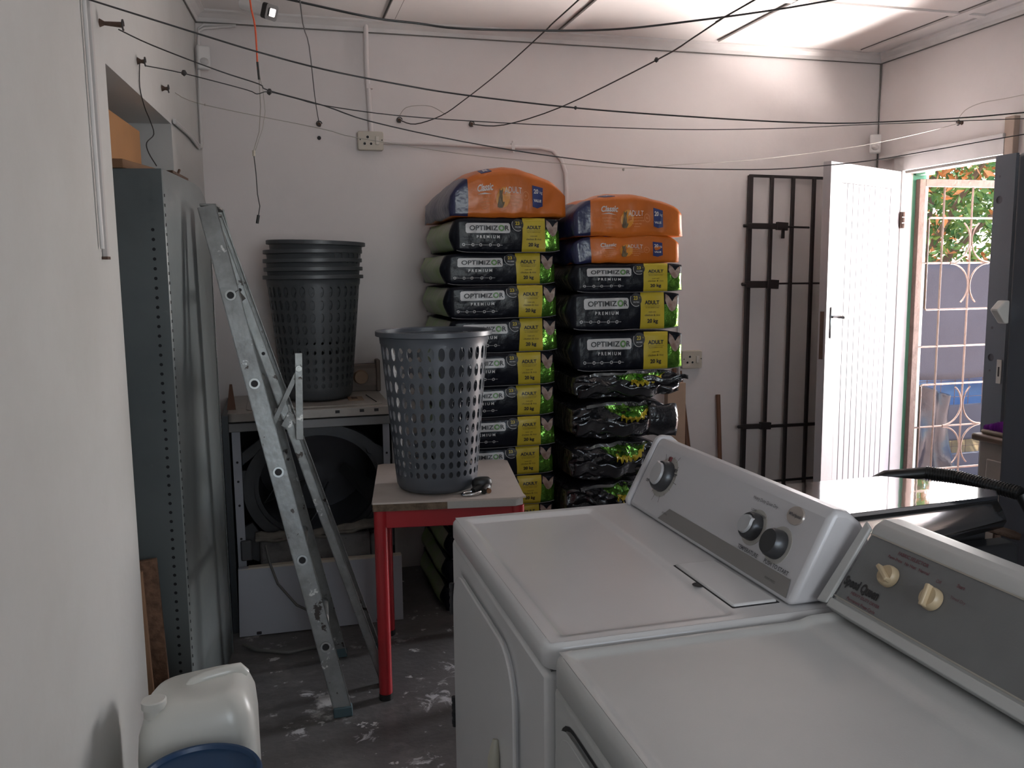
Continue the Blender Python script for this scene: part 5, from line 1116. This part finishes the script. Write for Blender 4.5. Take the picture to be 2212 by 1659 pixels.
for n_, pts, r, mt in (('pale_wire', [(-.013, 3.3, 2.178), (-.010, 3.3, 2.135), (-.009, 3.3, 2.048), (-.018, 3.3, 1.96), (-.040, 3.3, 1.895)], .0016, M_wirew), ('pale_wire', [(-.011, 3.3, 2.175), (.002, 3.3, 2.10), (.006, 3.3, 2.03), (-.006, 3.3, 1.97), (-.040, 3.3, 1.88)], .0012, M_wirew), ('connector', [(-.013, 3.3, 2.20), (-.010, 3.3, 2.14)], .0042, M_blackrub), ('joint', [(-.040, 3.3, 1.895), (-.040, 3.3, 1.875)], .0055, M_creambox), ('black_wire', [(-.040, 3.3, 1.875), (-.036, 3.3, 1.82), (-.034, 3.3, 1.741), (-.028, 3.3, 1.70), (-.036, 3.3, 1.655)], .0018, M_wire), ('plug', [(-.034, 3.3, 1.668), (-.040, 3.3, 1.638)], .0055, M_blackrub)):
    m = MB(); m.tube(pts, r, 6); m.build(n_, mt, t, smooth=60)
line('dangling_wire', [(-.352, 2.9, 2.09), (-.356, 2.9, 2.02), (-.352, 2.95, 1.97), (-.345, 3.0, 1.94), (-.338, 3.02, 1.90), (-.350, 2.93, 1.86), (-.346, 2.93, 1.83), (-.336, 3.02, 1.802)], .0018, M_wire, 'thin wire dangling from the middle left hook down to the locker', 'wire', grp=None)
def hook(x, y, z, lab, d, n_='wall_hook'):
    t = thing(n_, (x, y, z), lab, 'hook', 'rusty hooks holding the washing lines'); d = V3(d)
    m = MB(); p = V3((x, y, z)); hl = .055 if y < 2.6 else .022; m.tube([p, p+d*.012], [.011, .005], 8); m.tube([p+d*.010, p+d*hl], [.005, .0075], 8); m.build('hook_plug', M_rust, t, smooth=60)
    m = MB(); c = p+d*hl; m.tube([c+V3((0, .012*math.cos(a), .012*math.sin(a))) if abs(d.x) > .5 else c+V3((.012*math.cos(a), 0, .012*math.sin(a))) for a in [math.radians(q) for q in range(0, 330, 30)]], .0025, 6); m.build('wire_loop', M_wire, t)
for (s_, z, lab) in ((1.70, 2.088, 'rusty hook on the left wall nearest the viewer'), (1.27, 2.095, 'rusty hook on the left wall above the alcove, the middle one'), (.895, 2.092, 'rusty hook on the left wall nearest the back corner')):
    p = LW(s_, 0, z); hook(p.x, p.y, p.z, lab, (1, -.07, -.05))
for x, z, lab in ((.242, 2.135, 'leftmost rusty hook on the back wall'), (.610, 2.165, 'double rusty hook on the back wall, right of the socket conduit'), (.955, 2.158, 'rightmost rusty hook on the back wall')): hook(x, 4.17, z, lab, (0, -1, 0))
hook(3.245, 3.567, 2.144, 'hook on the right wall above the doorway', (-1, 0, 0))
m = MB(); m.tube([(.2405, 4.171, 2.075), (.2405, 4.166, 2.075)], .009, 12); tag(m.build('wall_plug', M_gap, origin=(.24, 4.17, 2.075)), 'round black wall plug below the leftmost back hook', 'plug')
line('stray_wire', [(3.21, 3.56, 2.15), (3.2, 3.5, 2.19), (3.22, 3.42, 2.21), (3.23, 3.28, 2.205), (3.24, 3.0, 2.2)], .0014, M_wirew, 'thin stray wire arching over the doorway hook', 'wire', grp=None)
